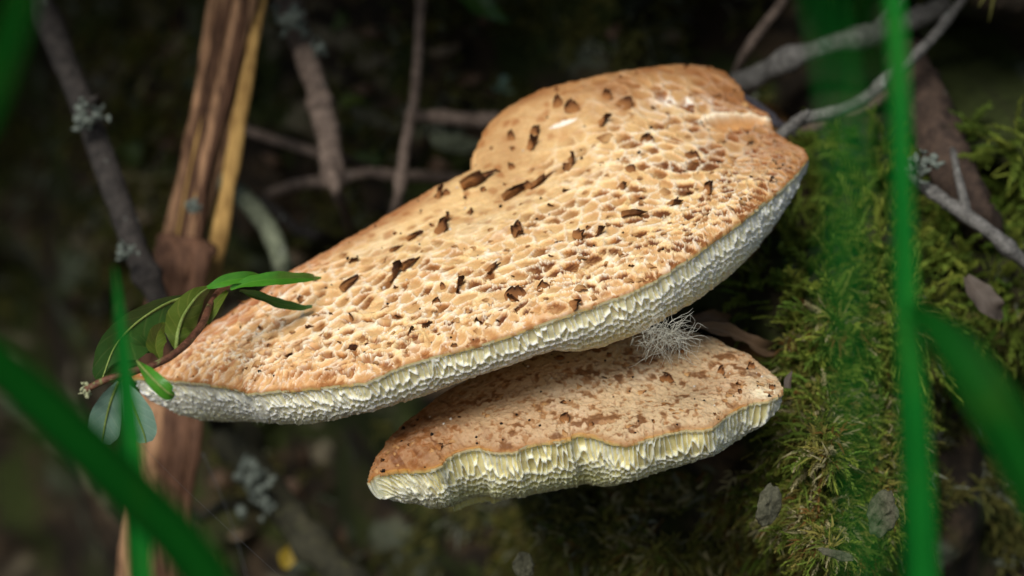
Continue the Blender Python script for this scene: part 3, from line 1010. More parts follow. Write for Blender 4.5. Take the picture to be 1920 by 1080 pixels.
BIG = [  # px, py, size, direction in the picture, kind
    (1046, 193, 34, 70, 'curled'), (1073, 203, 36, 95, 'curled'), (1171, 197, 40, 20, 'curled'), (1140, 179, 26, 60, 'curled'), (1136, 230, 40, 10, 'curled'),
    (1134, 259, 38, 185, 'flat'), (1211, 263, 34, 80, 'curled'), (1250, 213, 14, 40, 'rolled'), (959, 256, 30, 75, 'curled'), (1007, 247, 34, 40, 'curled'), (1003, 273, 42, 35, 'curled'),
    (1077, 302, 48, 15, 'curled'), (1065, 314, 34, -160, 'curled'), (1184, 316, 30, 50, 'curled'), (960, 314, 22, 100, 'curled'), (995, 322, 18, 40, 'flat'), (887, 348, 62, 25, 'rolled'),
    (962, 368, 62, 28, 'rolled'), (1010, 346, 60, 32, 'rolled'), (990, 352, 26, 80, 'curled'), (1167, 352, 32, 10, 'curled'), (1248, 362, 34, -10, 'flat'), (1334, 357, 36, 40, 'curled'), (1264, 384, 36, 0, 'curled'),
    (1182, 408, 48, 8, 'rolled'), (972, 434, 38, 60, 'curled'), (968, 440, 34, 150, 'curled'), (978, 444, 26, -20, 'curled'), (883, 398, 32, 20, 'curled'), (1087, 447, 30, 30, 'curled'), (1128, 442, 34, 15, 'curled'),
    (1299, 297, 32, 70, 'curled'), (1445, 339, 32, 30, 'rolled'), (828, 366, 40, 30, 'curled'), (836, 362, 26, 80, 'curled'), (840, 414, 38, 10, 'curled'), (832, 431, 50, 28, 'curled'), (775, 447, 34, 30, 'rolled'),
    (665, 492, 30, -15, 'curled'), (719, 491, 20, 40, 'flat'), (745, 515, 56, 28, 'curled'), (765, 503, 46, 35, 'rolled'), (653, 541, 46, 40, 'rolled'), (830, 537, 20, 80, 'curled'), (864, 537, 44, 15, 'curled'),
    (923, 509, 34, 35, 'rolled'), (819, 567, 24, 70, 'curled'), (967, 556, 48, 60, 'curled'), (960, 564, 38, 200, 'curled'), (1019, 541, 30, 80, 'curled'), (1088, 544, 34, -15, 'flat'), (1177, 524, 28, -20, 'flat'), (1219, 498, 26, -15, 'flat'),
    (1201, 534, 22, -10, 'flat'), (1079, 574, 34, 5, 'curled'), (899, 597, 28, 80, 'curled'), (771, 620, 24, 0, 'curled'), (803, 613, 28, 20, 'curled'), (851, 645, 32, 80, 'curled'), (660, 592, 22, 50, 'curled'),
    (660, 653, 32, 95, 'curled'), (540, 664, 22, 20, 'rolled'), (499, 664, 20, 40, 'flat'), (460, 690, 18, -20, 'flat'), (645, 702, 18, 60, 'flat'), (640, 480, 24, 20, 'flat'), (740, 470, 26, 30, 'rolled'),
    (1405, 270, 30, -8, 'flat'), (1350, 268, 24, -8, 'flat'), (1372, 300, 34, -8, 'flat'), (1370, 330, 26, -10, 'flat'), (1395, 368, 28, -12, 'flat'), (1110, 560, 20, -10, 'flat'), (1240, 470, 22, -10, 'flat'), (1290, 440, 24, -10, 'flat')]
for (px_, py_, s_px, an_, kd_) in BIG:
    put_scale(upper, px_, py_, s_px, an_, kd_, lift=0.0001)
# smaller flat scales, spread over the front and right of the upper cap
cand = 0; placed = [(b_[0], b_[1]) for b_ in BIG]
flat_in = in_poly
tries = 0
while cand < 200 and tries < 6000:
    tries += 1
    i = int(r_.integers(12, upper['px'].shape[0] - 12)); j = int(r_.integers(4, upper['px'].shape[1] - 12))
    x_, y_ = upper['px'][i, j], upper['py'][i, j]
    dfv = upper['df'][i, j]
    if upper['d'][i, j] < .0025 or x_ < 420: continue
    if r_.random() > (1.0 if dfv < .03 else .55 if dfv < .07 else .25): continue
    if abs(x_ - 1375) < 80 and abs(y_ - 229) < 26: continue
    if any((x_ - a_) ** 2 + ((y_ - b_) * 1.7) ** 2 < 24 ** 2 for a_, b_ in placed): continue
    placed.append((x_, y_))
    an_ = math.degrees(math.atan2(-(y_ - 215), x_ - 1400)) + r_.uniform(-30, 30)
    rear_ = dfv > .07
    put_scale(upper, 0, 0, r_.uniform(11, 21) * (.8 if rear_ else 1), an_, 'curled' if (r_.random() < (.6 if rear_ else .12)) else 'flat', .0, (i, j))
    cand += 1
for k_ in range(60):
    i = int(r_.integers(20, lower['px'].shape[0] - 20)); j = int(r_.integers(6, lower['px'].shape[1] - 60))
    put_scale(lower, 0, 0, r_.uniform(9, 22), r_.uniform(120, 240), 'curled' if k_ % 4 == 0 else 'flat', 0, (i, j))
for (px_, py_, s_px, an_, kd_) in [(1250, 712, 30, 60, 'curled'), (1354, 697, 28, 40, 'curled'), (1410, 690, 26, 60, 'curled'), (1200, 735, 26, 20, 'flat'), (1060, 786, 28, 60, 'curled'), (1110, 795, 18, 30, 'curled'), (1180, 800, 20, 10, 'flat'), (826, 838, 20, 30, 'curled'), (1290, 702, 18, 20, 'flat')]:
    put_scale(lower, px_, py_, s_px, an_, kd_, 0)

# dark crumbs lying on the caps
def crumbs(fg, n, name, label, seed):
    r = np.random.default_rng(seed)
    V, F, C, o = [], [], [], 0
    cube = np.array([[x, y, z] for x in (-1, 1) for y in (-1, 1) for z in (-1, 1)], float) * .5
    q = np.array([(0, 1, 3, 2), (4, 6, 7, 5), (0, 4, 5, 1), (2, 3, 7, 6), (0, 2, 6, 4), (1, 5, 7, 3)])
    for k_ in range(n):
        i = int(r.integers(10, fg['px'].shape[0] - 10)); j = int(r.integers(5, fg['px'].shape[1] - 10))
        p = fg['top'][i, j]
        s = r.uniform(.0003, .0008) * (1.6 if r.random() < .08 else 1)
        M = np.linalg.qr(r.normal(size=(3, 3)))[0]
        V.append((cube * r.uniform(.5, 1.2, (8, 3))) @ M * s + p + fg['fr'].N * s * .25)
        F.append(q + o); o += 8
        C.append(np.broadcast_to(rgb(30, 22, 18) if r.random() < .8 else rgb(225, 215, 200), (8, 3)))
    tag(obj(name, np.vstack(V), np.vstack(F), M_SCALE, None, color=np.vstack(C), smooth=False), label, 'debris', kind='stuff')
crumbs(upper, 130, 'soil_crumbs', 'tiny black crumbs of soil strewn over the upper cap', 3)
crumbs(lower, 70, 'soil_crumbs', 'tiny black crumbs of soil strewn over the lower cap', 4)

# ------------------------------------------------------------------ dead twigs behind and beside the fungi
def px_path(pts, n):
    c = catmull([(a_, b_, c_) for a_, b_, c_ in pts], n)
    return P(c[:, 0], c[:, 1], c[:, 2]), c

M_T_DARK = mat_bark('dark_twig_bark', (.010, .0085, .0075), (.05, .042, .036), (.22, .23, .2), .64)
M_T_BROWN = mat_bark('brown_twig_bark', (.055, .038, .029), (.25, .185, .145), (.3, .27, .24), .64)
M_T_GREY = mat_bark('grey_twig_bark', (.04, .038, .034), (.18, .17, .155), (.28, .30, .27), .62)
M_T_GREEN = mat_bark('green_twig_bark', (.05, .06, .035), (.22, .24, .16), (.32, .34, .27), .62)
M_T_VIOLET = mat_bark('violet_twig_bark', (.022, .02, .024), (.09, .082, .095), (.2, .2, .22), .66)
M_LICHEN = mat_bark('lichen', (.06, .075, .06), (.2, .225, .19), None, scale=500)

def twig(name, label, pts, widths, mat, sides=12, rough=.22, seed=0, group=None, knots=0, n=None, into=None):
    n = n or max(14, 7 * len(pts))
    path, c = px_path(pts, n)
    w = np.interp(np.linspace(0, 1, n), np.linspace(0, 1, len(widths)), widths)
    rad = w / 2 / FOC * c[:, 2]
    r = np.random.default_rng(seed + 100)
    path = path + np.cumsum(r.normal(0, .12, path.shape), 0) * rad[:, None] * .35
    for k_ in range(knots):
        m = r.uniform(.1, .9)
        rad = rad * (1 + .35 * np.exp(-((np.linspace(0, 1, n) - m) / .02) ** 2))
    V, F = tube(path, rad, sides, rough, 130, seed)
    o = obj(name, V, F, mat)
    return tag(o, label, 'twig', group)

def twig_thing(name, label, pts, widths, mat, parts, seed=0, rough=.22, knots=2, group=None):
    """a twig with parts of its own: side shoots and lichen"""
    n = max(18, 8 * len(pts))
    path, c = px_path(pts, n)
    w = np.interp(np.linspace(0, 1, n), np.linspace(0, 1, len(widths)), widths)
    rad = w / 2 / FOC * c[:, 2]
    r = np.random.default_rng(seed + 100)
    path = path + np.cumsum(r.normal(0, .12, path.shape), 0) * rad[:, None] * .3
    for k_ in range(knots):
        rad = rad * (1 + .3 * np.exp(-((np.linspace(0, 1, n) - r.uniform(.1, .9)) / .03) ** 2))
    V, F = tube(path, rad, 14, rough, 130, seed)
    lowest = path[np.argmin(path[:, 2])]
    t = thing(name, lowest, label, 'twig', group)
    obj('twig_wood', V, F, mat, t)
    for kind, pp in parts:
        if kind == 'lichen':
            lichen_tuft(pp, t, seed)
        else:
            pth, cc = px_path(pp[0], 14)
            V, F = tube(pth, np.linspace(pp[1], pp[2], 14) / 2 / FOC * cc[:, 2], 10, rough, 130, seed + 3)
            obj('side_shoot', V, F, mat, t)
    return t

def lichen_tuft(pp, parent, seed, mat=None):
    px_, py_, d_, size = pp
    r = np.random.default_rng(seed + 40)
    V, F, o = [], [], 0
    c = P(px_, py_, d_)
    s = size / FOC * d_
    for k_ in range(26):
        a_ = c + r.normal(0, .26, 3) * s
        d1 = r.normal(0, 1, 3); d1[1] -= .6; d1 /= np.linalg.norm(d1)
        pth = np.array([a_, a_ + d1 * s * .2 + r.normal(0, .05, 3) * s, a_ + d1 * s * .42 + r.normal(0, .1, 3) * s])
        v, f_ = tube(catmull(pth, 5), np.array([.08, .13, .12, .10, .05]) * s * r.uniform(.7, 1.6), 5)
        V.append(v); F.append([x + o for x in f_]); o += len(v)
    Q = np.vstack([x[0] for x in F]); T = np.vstack([x[1] for x in F])
    return obj('lichen', np.vstack(V), [Q, T], mat or M_LICHEN, parent)

twig_thing('leaning_twig', 'dark leaning twig with a pale lichen collar, left of the splintered wood', [(60, -60, 1.2), (75, 0, 1.2), (150, 190, 1.17), (212, 350, 1.15), (265, 490, 1.14), (305, 570, 1.14), (350, 660, 1.16), (420, 800, 1.3)], [44, 44, 48, 52, 48, 44, 40, 36], M_T_DARK,
           [('lichen', (165, 215, 1.145, 42)), ('lichen', (235, 470, 1.12, 26)), ('shoot', ([(150, 200, 1.15), (170, 190, 1.14), (182, 180, 1.14)], 14, 8))], 1)
twig_thing('broken_twig', 'stout brownish broken twig with a pale lichen-crusted top', [(535, -40, 1.25), (548, 40, 1.24), (590, 140, 1.22), (618, 240, 1.21), (640, 350, 1.21)], [46, 50, 44, 46, 50], M_T_BROWN,
           [('lichen', (548, 35, 1.215, 52)), ('lichen', (600, 90, 1.2, 24)), ('shoot', ([(618, 310, 1.2), (632, 360, 1.2), (652, 410, 1.25), (664, 450, 1.4)], 26, 12))], 2)
twig('thin_upright_twig', 'thin upright violet-grey twig crossing a horizontal one behind the cap', [(792, -50, 1.26), (785, 60, 1.25), (775, 190, 1.24), (757, 280, 1.22), (745, 380, 1.21), (735, 470, 1.3)], [20, 18, 18, 21, 20, 18], M_T_BROWN, seed=3, knots=2)
twig('short_horizontal_twig', 'short dark horizontal twig ending behind the notched back edge of the cap', [(765, 212, 1.26), (820, 222, 1.25), (880, 224, 1.25), (930, 226, 1.25), (1010, 235, 1.34)], [20, 28, 26, 28, 24], M_T_BROWN, seed=4, knots=2)
twig('thin_slanting_twig', 'thin slanting twig between the splintered wood and the stout broken twig', [(430, 225, 1.3), (480, 250, 1.29), (560, 275, 1.27), (640, 300, 1.27), (700, 318, 1.36)], [14, 18, 20, 20, 16], M_T_BROWN, seed=5)
twig('wavy_horizontal_twig', 'long wavy horizontal twig low behind the stout broken twig', [(505, 362, 1.32), (560, 345, 1.28), (620, 338, 1.27), (680, 325, 1.27), (740, 328, 1.27), (860, 338, 1.3), (960, 350, 1.36)], [16, 24, 24, 22, 22, 22, 20], M_T_BROWN, seed=6, knots=1)
twig('curved_green_twig', 'thick curved grey-green twig arching beside the splintered wood', [(400, 335, 1.26), (430, 350, 1.25), (470, 388, 1.23), (505, 440, 1.22), (528, 505, 1.22), (535, 580, 1.3)], [28, 36, 38, 38, 38, 34], M_T_GREEN, seed=7)
twig('small_dark_twig', 'small dark twig lying low behind the left slope of the cap', [(485, 372, 1.36), (520, 400, 1.32), (560, 435, 1.3), (600, 448, 1.3), (660, 470, 1.42)], [16, 18, 18, 20, 16], M_T_DARK, seed=8)
twig('rising_bare_twig', 'thin bare brown twig rising above the rear lobe of the cap', [(1360, 200, 1.25), (1378, 145, 1.22), (1400, 95, 1.2), (1432, 50, 1.2), (1470, 0, 1.2), (1500, -50, 1.22)], [20, 18, 17, 18, 18, 16], M_T_BROWN, seed=9)
twig_thing('gnarled_branch', 'thick gnarled grey branch running up from the rear of the cap', [(1330, 190, 1.24), (1395, 160, 1.19), (1470, 120, 1.17), (1540, 95, 1.165), (1620, 72, 1.17), (1720, 38, 1.18), (1830, -10, 1.2), (1900, -50, 1.22)], [30, 40, 42, 36, 38, 40, 36, 30], M_T_GREY,
           [('lichen', (1545, 85, 1.15, 22)), ('shoot', ([(1620, 72, 1.17), (1650, 40, 1.17), (1700, -10, 1.18)], 18, 10))], 10, .3, 4)
twig_thing('jointed_twig', 'grey-green jointed twig whose cut end points at the edge of the cap', [(1452, 264, 1.10), (1480, 242, 1.10), (1512, 220, 1.10), (1560, 210, 1.10), (1610, 192, 1.11), (1660, 155, 1.12), (1720, 105, 1.13), (1770, 50, 1.14), (1815, -10, 1.16), (1850, -60, 1.2)], [20, 22, 28, 24, 22, 22, 20, 18, 16, 14], M_T_GREY,
           [('shoot', ([(1500, 232, 1.09), (1512, 214, 1.085), (1516, 206, 1.085)], 14, 8))], 11, .2, 3)
twig('shadowed_twig', 'brown shadowed twig lying just behind the grey-green jointed twig', [(1440, 270, 1.24), (1500, 250, 1.19), (1570, 222, 1.17), (1640, 190, 1.17), (1700, 160, 1.2), (1760, 120, 1.26)], [18, 22, 22, 20, 18, 16], M_T_BROWN, seed=12)
twig('lower_shadowed_twig', 'dark thin twig half buried in moss below the jointed twig', [(1560, 300, 1.17), (1640, 262, 1.15), (1740, 238, 1.16), (1820, 215, 1.17), (1890, 200, 1.2)], [14, 16, 18, 16, 12], M_T_DARK, seed=13)
twig_thing('forked_stick', 'pale grey forked stick lying on the moss at the right', [(1690, 318, 1.12), (1725, 345, 1.085), (1765, 372, 1.075), (1805, 398, 1.07), (1860, 440, 1.065), (1930, 500, 1.07), (1990, 560, 1.1)], [16, 20, 26, 28, 26, 26, 24], M_T_GREY,
           [('shoot', ([(1786, 280, 1.09), (1794, 320, 1.075), (1804, 360, 1.07), (1812, 396, 1.07)], 12, 20)), ('lichen', (1722, 310, 1.075, 44))], 14, .25, 2)
twig('rotten_branch', 'broad rotten dark brown branch slanting down the stump at the right', [(1660, 20, 1.25), (1710, 120, 1.17), (1755, 220, 1.14), (1800, 310, 1.12), (1850, 400, 1.10), (1890, 480, 1.15)], [70, 84, 90, 86, 76, 60], mat_bark('rotten_wood', (.016, .010, .008), (.085, .055, .038), (.12, .13, .11), .66), sides=18, rough=.4, seed=15)
twig_thing('mossy_branch', 'dark mossy branch slanting down below the left of the larger cap', [(400, 760, 1.36), (445, 815, 1.3), (490, 890, 1.27), (560, 975, 1.25), (640, 1070, 1.23), (720, 1160, 1.2), (900, 1500, 1.1)], [56, 60, 64, 62, 66, 66, 60], mat_bark('mossy_wood', (.014, .014, .009), (.06, .055, .03), (.1, .1, .04), .6),
           [('lichen', (475, 905, 1.235, 60)), ('lichen', (500, 950, 1.225, 26)), ('shoot', ([(500, 950, 1.27), (455, 945, 1.26), (415, 950, 1.26), (370, 975, 1.36)], 30, 18))], 16, .3, 3)

# ------------------------------------------------------------------ splintered wood
def wood_mat(name, dark, light):
    k = NT(name)
    mp = k.n('ShaderNodeMapping')
    k.tc = k.n('ShaderNodeTexCoord')
    k.l(k.tc.outputs['Object'], mp.inputs[0])
    mp.inputs['Rotation'].default_value = (0, R(-15), 0)
    mp.inputs['Scale'].default_value = (1, 1, .06)
    f1 = k.noise(420, 6, .65, mp.outputs[0])
    f2 = k.noise(60, 3, .6)
    v = k.math('ADD', k.math('MULTIPLY', f1, .75), k.math('MULTIPLY', f2, .3))
    k.base(k.ramp(v, [(.36, dark), (.62, light)]))
    k.rough(.8); k.spec(.2)
    k.bump(f1, .8, .0012)
    return k.m
M_WOOD = wood_mat('split_wood', (.05, .022, .012), (.40, .225, .12))
M_WOOD_GOLD = wood_mat('golden_wood', (.15, .075, .02), (.46, .28, .09))
M_ROT = wood_mat('rotted_wood', (.028, .013, .008), (.14, .07, .04))
st = thing('splintered_wood', P(160, 2050, 1.27), 'upright splintered brown wood with a golden strip along its edge', 'wood')
def splinter(nm, pts, w0, w1, mat, seed, flat=.5):
    path, c = px_path(pts, 26)
    w = np.linspace(w0, w1, 26)
    r = np.random.default_rng(seed)
    w = w * (1 + .12 * np.interp(np.arange(26), np.arange(0, 26, 3), r.normal(0, 1, 9)))
    w[0] *= .35; w[-1] *= .45
    V, F = tube(path, w / 2 / FOC * c[:, 2], 10, .35, 90, seed, True, flat)
    obj(nm, V, F, mat, st)
base_pts = [(545, -430), (500, -230), (448, 0), (415, 160), (380, 320), (352, 450), (330, 540), (300, 680), (265, 830), (225, 1000), (190, 1160)]
for k_, (dx, w0, w1, y0, y1, dd_) in enumerate([(-52, 18, 26, 1, 6, .004), (-36, 22, 30, 0, 6, .0), (-18, 26, 28, 0, 6, -.004), (2, 26, 26, 0, 6, -.006), (20, 24, 24, 0, 6, -.004), (36, 22, 22, 0, 6, .0), (-8, 40, 36, 0, 6, .008), (22, 40, 36, 0, 6, .008)]):
    seg = base_pts[y0:y1 + 1]
    jx = np.random.default_rng(k_).normal(0, 3, len(seg))
    splinter('splinter', [(a_ + dx * (1 - .10 * q) + jx[q], b_, 1.19 + dd_ + .004 * q) for q, (a_, b_) in enumerate(seg)], w0, w1, M_WOOD, k_)
for k_, (dx, w_, y0, y1, mt) in enumerate([(-44, 7, 2, 6, M_ROT), (-26, 9, 1, 7, M_ROT), (-9, 6, 2, 5, M_WOOD_GOLD), (11, 10, 1, 7, M_ROT), (29, 7, 2, 7, M_ROT), (-34, 6, 3, 6, M_WOOD_GOLD)]):  # thin dark strips stand in for the shade inside cracks; golden ones are fibres
    seg = base_pts[y0:y1 + 1]
    jx = np.random.default_rng(80 + k_).normal(0, 4, len(seg))
    splinter('splinter', [(a_ + dx * (1 - .10 * (q + y0)) + jx[q], b_, 1.1835 + .004 * (q + y0)) for q, (a_, b_) in enumerate(seg)], w_, w_ * 1.3, mt, 90 + k_, .8)
splinter('golden_strip', [(590, -430, 1.2), (540, -230, 1.2), (488, 0, 1.2), (468, 120, 1.195), (445, 250, 1.195), (425, 370, 1.195), (408, 470, 1.195), (398, 550, 1.2), (380, 680, 1.21)], 26, 30, M_WOOD_GOLD, 31)
for k_, (dx, w_) in enumerate([(-30, 40), (0, 48), (30, 40)]):
    splinter('rotten_base', [(352 + dx, 438 + 8 * k_, 1.185), (344 + dx, 480, 1.18), (336 + dx, 530, 1.18), (318 + dx, 620, 1.19), (300 + dx, 700, 1.2)], w_ * 1.3, w_, M_ROT, 41 + k_)
for k_, (dx, w_) in enumerate([(-26, 34), (-4, 40), (22, 38), (48, 36), (72, 26)]):
    splinter('splinter', [(318 + dx, 640, 1.2), (304 + dx, 740, 1.2), (290 + dx, 840, 1.2), (278 + dx, 940, 1.21), (262 + dx, 1060, 1.22), (225 + dx, 1400, 1.24), (160 + dx, 2150, 1.27)], w_, w_, M_WOOD if k_ < 2 else M_ROT, 51 + k_)
lichen_tuft((362, 388, 1.165, 26), st, 60)

# ------------------------------------------------------------------ leaves and blades
def leaf_mesh(pts, wl, wr, tilt=0.0, fold=0.0, n=22, m=9, ripple=.0, seed=0):
    """pts: centre line (px, py, depth); wl, wr: half widths in px on either side"""
    path, c = px_path(pts, n)
    tt = np.linspace(0, 1, n)
    WL = np.interp(tt, np.linspace(0, 1, len(wl)), wl); WR = np.interp(tt, np.linspace(0, 1, len(wr)), wr)
    # smooth the width profiles
    for W_ in (WL, WR):
        e0, e1 = W_[0], W_[-1]
        W_[:] = np.convolve(np.r_[[e0] * 2, W_, [e1] * 2], [.1, .25, .3, .25, .1], 'valid'); W_[0], W_[-1] = e0, e1
    tg = np.gradient(path, axis=0); tg /= np.linalg.norm(tg, axis=1, keepdims=True)
    view = (path - CAM); view /= np.linalg.norm(view, axis=1, keepdims=True)
    s = np.cross(tg, view); s /= np.linalg.norm(s, axis=1, keepdims=True)
    ti = R(tilt) if np.isscalar(tilt) else np.radians(np.interp(tt, np.linspace(0, 1, len(tilt)), tilt))
    side = s * (np.cos(ti) if np.ndim(ti) == 0 else np.cos(ti)[:, None]) + view * (np.sin(ti) if np.ndim(ti) == 0 else np.sin(ti)[:, None])
    nrm = np.cross(side, tg); nrm /= np.linalg.norm(nrm, axis=1, keepdims=True)
    nrm = np.where((nrm * view).sum(1, keepdims=True) > 0, -nrm, nrm)
    a_ = np.linspace(-1, 1, m)
    wpx = np.where(a_[None] < 0, WL[:, None], WR[:, None])
    off = a_[None] * wpx / FOC * c[:, 2:3] / np.maximum(.25, np.abs(np.cos(ti)) if np.ndim(ti) == 0 else np.abs(np.cos(ti))[:, None])
    V = path[:, None] + side[:, None] * off[..., None]
    lift = np.abs(off) * fold
    if ripple:
        lift = lift + ripple * np.abs(a_)[None] * fbm(V * 160, 2, seed)
    V = V + nrm[:, None] * lift[..., None]
    lv = np.zeros((n, m, 3)); lv[..., 0] = tt[:, None]; lv[..., 1] = a_[None]
    return V, grid_faces(n, m), lv, path, nrm, c

def leaf(name, parent, mat, pts, wl, wr, tilt=0.0, fold=.2, midrib=None, ripple=.0015, seed=0, label=None, n=26):
    V, F, lv, path, nrm, c = leaf_mesh(pts, wl, wr, tilt, fold, n, 11, ripple, seed)
    o = obj(name, V, F, mat, parent, extra=lv)
    if label: o['label'] = label
    if midrib:
        mv, mf = tube(path + nrm * .0002, np.linspace(1.0, .35, len(path)) * midrib / FOC * c[:, 2], 6)
        obj('midrib', mv, mf, M_RIB, o)
    return o

M_RIB = mat_bark('midrib_green', (.14, .2, .04), (.24, .3, .08), None, rough=.5)
M_LF_DARK = mat_leaf('leaf_dark', (.025, .075, .014), (.06, .14, .025), (.14, .2, .05))
M_LF_YEL = mat_leaf('leaf_yellow_green', (.07, .12, .015), (.15, .2, .03), (.28, .28, .06), .4)
M_LF_BRIGHT = mat_leaf('leaf_bright', (.035, .17, .012), (.09, .30, .025), (.17, .36, .05), .25, .32, 3.0, .35)
M_LF_BLUE = mat_leaf('leaf_underside', (.14, .27, .20), (.28, .43, .32), (.42, .52, .38), .3, .5)
M_STEM_RED = mat_bark('red_stem', (.05, .022, .012), (.17, .07, .04), (.16, .18, .06), .58, 260, rough=.5)

sap = thing('leafy_sprig', P(158, 733, .93), 'leafy green sprig with a red-brown stem lying over the left tip of the larger cap', 'sprig')
sp_pts = [(158, 733, .925), (185, 718, .925), (225, 703, .925), (290, 684, .93), (338, 655, .94), (376, 612, .955), (394, 572, .97), (412, 545, .985), (440, 534, .995)]
pth_, c_ = px_path(sp_pts, 46)
V_, F_ = tube(pth_, np.interp(np.linspace(0, 1, 46), [0, .25, .6, 1], [13, 13, 15, 9]) / 2 / FOC * c_[:, 2], 12, .14, 200, 8)
obj('stalk', V_, F_, M_STEM_RED, sap)
lichen_tuft((160, 732, .925, 22), sap, 71, mat_bark('bud_scale', (.2, .22, .1), (.45, .45, .28), None, scale=600))
leaf('leaf', sap, M_LF_DARK, [(345, 556, .985), (300, 575, .975), (250, 610, .965), (215, 650, .955), (195, 700, .95), (188, 720, .95)], [4, 16, 28, 34, 26, 4], [4, 34, 50, 50, 26, 4], 25, .25, 3, label='large dark green leaf arching behind the sprig')
leaf('leaf', sap, M_LF_YEL, [(330, 655, .945), (333, 625, .945), (345, 590, .955), (370, 555, .965), (395, 537, .975)], [3, 26, 36, 22, 3], [3, 24, 28, 18, 3], -20, -.35, 4.5, label='yellow-green leaf folded along its midrib')
leaf('leaf', sap, M_LF_BRIGHT, [(388, 540, .972), (420, 528, .975), (460, 522, .98), (500, 524, .99)], [3, 12, 11, 4], [3, 10, 12, 4], 30, .3)
leaf('leaf', sap, M_LF_BRIGHT, [(432, 543, .975), (470, 529, .978), (520, 523, .985), (570, 521, 1.0), (602, 521, 1.012)], [3, 12, 14, 10, 2], [3, 11, 12, 8, 2], 35, .3, label='long bright green leaf reaching across the cap')
leaf('leaf', sap, M_LF_DARK, [(448, 546, .985), (480, 556, .99), (520, 568, .995), (560, 577, 1.0), (585, 578, 1.002)], [2, 9, 10, 7, 2], [2, 9, 9, 6, 3], 50, .3, label='narrow dark green leaf hanging over the cap')
leaf('leaf', sap, M_LF_YEL, [(388, 606, .965), (398, 585, .968), (410, 565, .972), (426, 547, .978)], [4, 9, 9, 3], [4, 9, 8, 3], 30, .3)
leaf('leaf', sap, M_LF_YEL, [(300, 675, .945), (292, 650, .955), (296, 625, .958), (310, 605, .962)], [6, 18, 14, 3], [6, 22, 20, 3], -35, .3)
leaf('leaf', sap, M_LF_DARK, [(290, 655, .965), (265, 650, .962), (235, 655, .96), (215, 672, .958)], [3, 22, 20, 4], [3, 14, 18, 4], 10, .2)
leaf('leaf', sap, M_LF_DARK, [(345, 648, .95), (352, 628, .955), (356, 618, .96)], [4, 12, 4], [4, 10, 3], 20, .2)
leaf('leaf', sap, M_LF_BRIGHT, [(258, 678, .918), (272, 694, .912), (295, 718, .908), (318, 738, .908), (328, 741, .91)], [3, 13, 18, 17, 4], [3, 11, 15, 15, 4], -20, -.45, 3, label='small bright green leaf drooping over the pale edge')
leaf('leaf', sap, M_LF_DARK, [(262, 680, .92), (240, 680, .92), (215, 688, .922), (196, 704, .925)], [3, 8, 9, 3], [3, 7, 8, 3], 40, .3)
leaf('leaf', sap, M_LF_BLUE, [(222, 716, .93), (210, 745, .932), (200, 780, .935), (194, 815, .937), (192, 832, .938)], [3, 20, 32, 30, 10], [3, 18, 28, 30, 16], 8, .12, 3, label='pale blue-green underside of a hanging leaf')
leaf('leaf', sap, M_LF_BLUE, [(228, 712, .93), (244, 745, .93), (258, 780, .932), (270, 812, .934), (274, 830, .935)], [3, 18, 28, 28, 12], [3, 20, 30, 26, 12], -8, .12, 3, label='pale blue-green underside of a hanging leaf')

M_G1 = mat_grass('grass_deep', (.002, .038, .003), (.004, .078, .006))
M_G2 = mat_grass('grass_bright', (.004, .10, .012), (.010, .20, .022))
def blade(name, label, pts, w, mat, tilt=0, fold=.35, parent=None, group=None, n=40):
    wl = [x / 2 for x in w]
    V, F, lv, path, nrm, c = leaf_mesh(pts, wl, wl, tilt, fold, n, 7)
    if parent is not None:
        return obj(name, V, F, mat, parent, extra=lv)
    low = path[np.argmin(path[:, 2])]
    t = thing('grass_plant', low, label, 'grass', group)
    obj('leaf_blade', V, F, mat, t, extra=lv)
    return t
def ground_px(px_, d_):
    """pixel row at which distance d_ meets the forest floor"""
    y = -(0.6 / d_ - math.sin(PITCH)) / math.cos(PITCH)
    return 540 - y * FOC
GRP = 'out-of-focus grass in front of the fungi'
blade('grass_blade', 'broad deep green grass blade slanting across a narrow upright blade', [(-420, 380, .60), (-120, 590, .60), (60, 745, .61), (220, 900, .62), (380, 1080, .63), (520, 1400, .64), (600, 2400, .66), (620, ground_px(0, .68), .68)], [16, 60, 84, 92, 88, 80, 70, 60], M_G1, 15, .3, group=GRP)
blade('grass_blade', 'narrow upright green grass blade standing in front of the leafy sprig', [(214, 500, .72), (220, 560, .72), (230, 680, .72), (240, 800, .72), (250, 930, .72), (260, 1080, .72), (280, 1600, .72), (300, ground_px(0, .72), .72)], [3, 12, 30, 40, 44, 46, 48, 44], M_G2, 25, .3, group=GRP)
gs = thing('grass_plant', P(1740, ground_px(0, .70), .70), 'tall upright grass stem with one leaf arching away, in front of the mossy ridge', 'grass', GRP)
blade('grass_stem', None, [(1655, -260, .66), (1668, -60, .66), (1680, 120, .66), (1686, 330, .66), (1694, 560, .665), (1706, 760, .67), (1718, 980, .68), (1725, 1300, .69), (1735, 2500, .7), (1740, ground_px(0, .70), .70)], [22, 34, 38, 40, 46, 56, 64, 66, 56, 46], M_G2, 20, .5, parent=gs)
blade('leaf_blade', None, [(1706, 580, .66), (1740, 600, .652), (1790, 655, .645), (1850, 745, .64), (1910, 850, .64), (2000, 1040, .64), (2060, 1240, .65)], [26, 40, 78, 100, 104, 90, 40], M_G1, 15, .3, parent=gs)
blade('grass_blade', 'very blurred grass blade, a soft green veil right of the larger cap', [(1490, -300, .40), (1530, -60, .40), (1570, 180, .40), (1590, 420, .40), (1600, 640, .405), (1606, 900, .41), (1600, 1500, .42), (1590, ground_px(0, .43), .43)], [6, 14, 24, 26, 20, 14, 14, 14], M_G2, 30, .4, group=GRP)
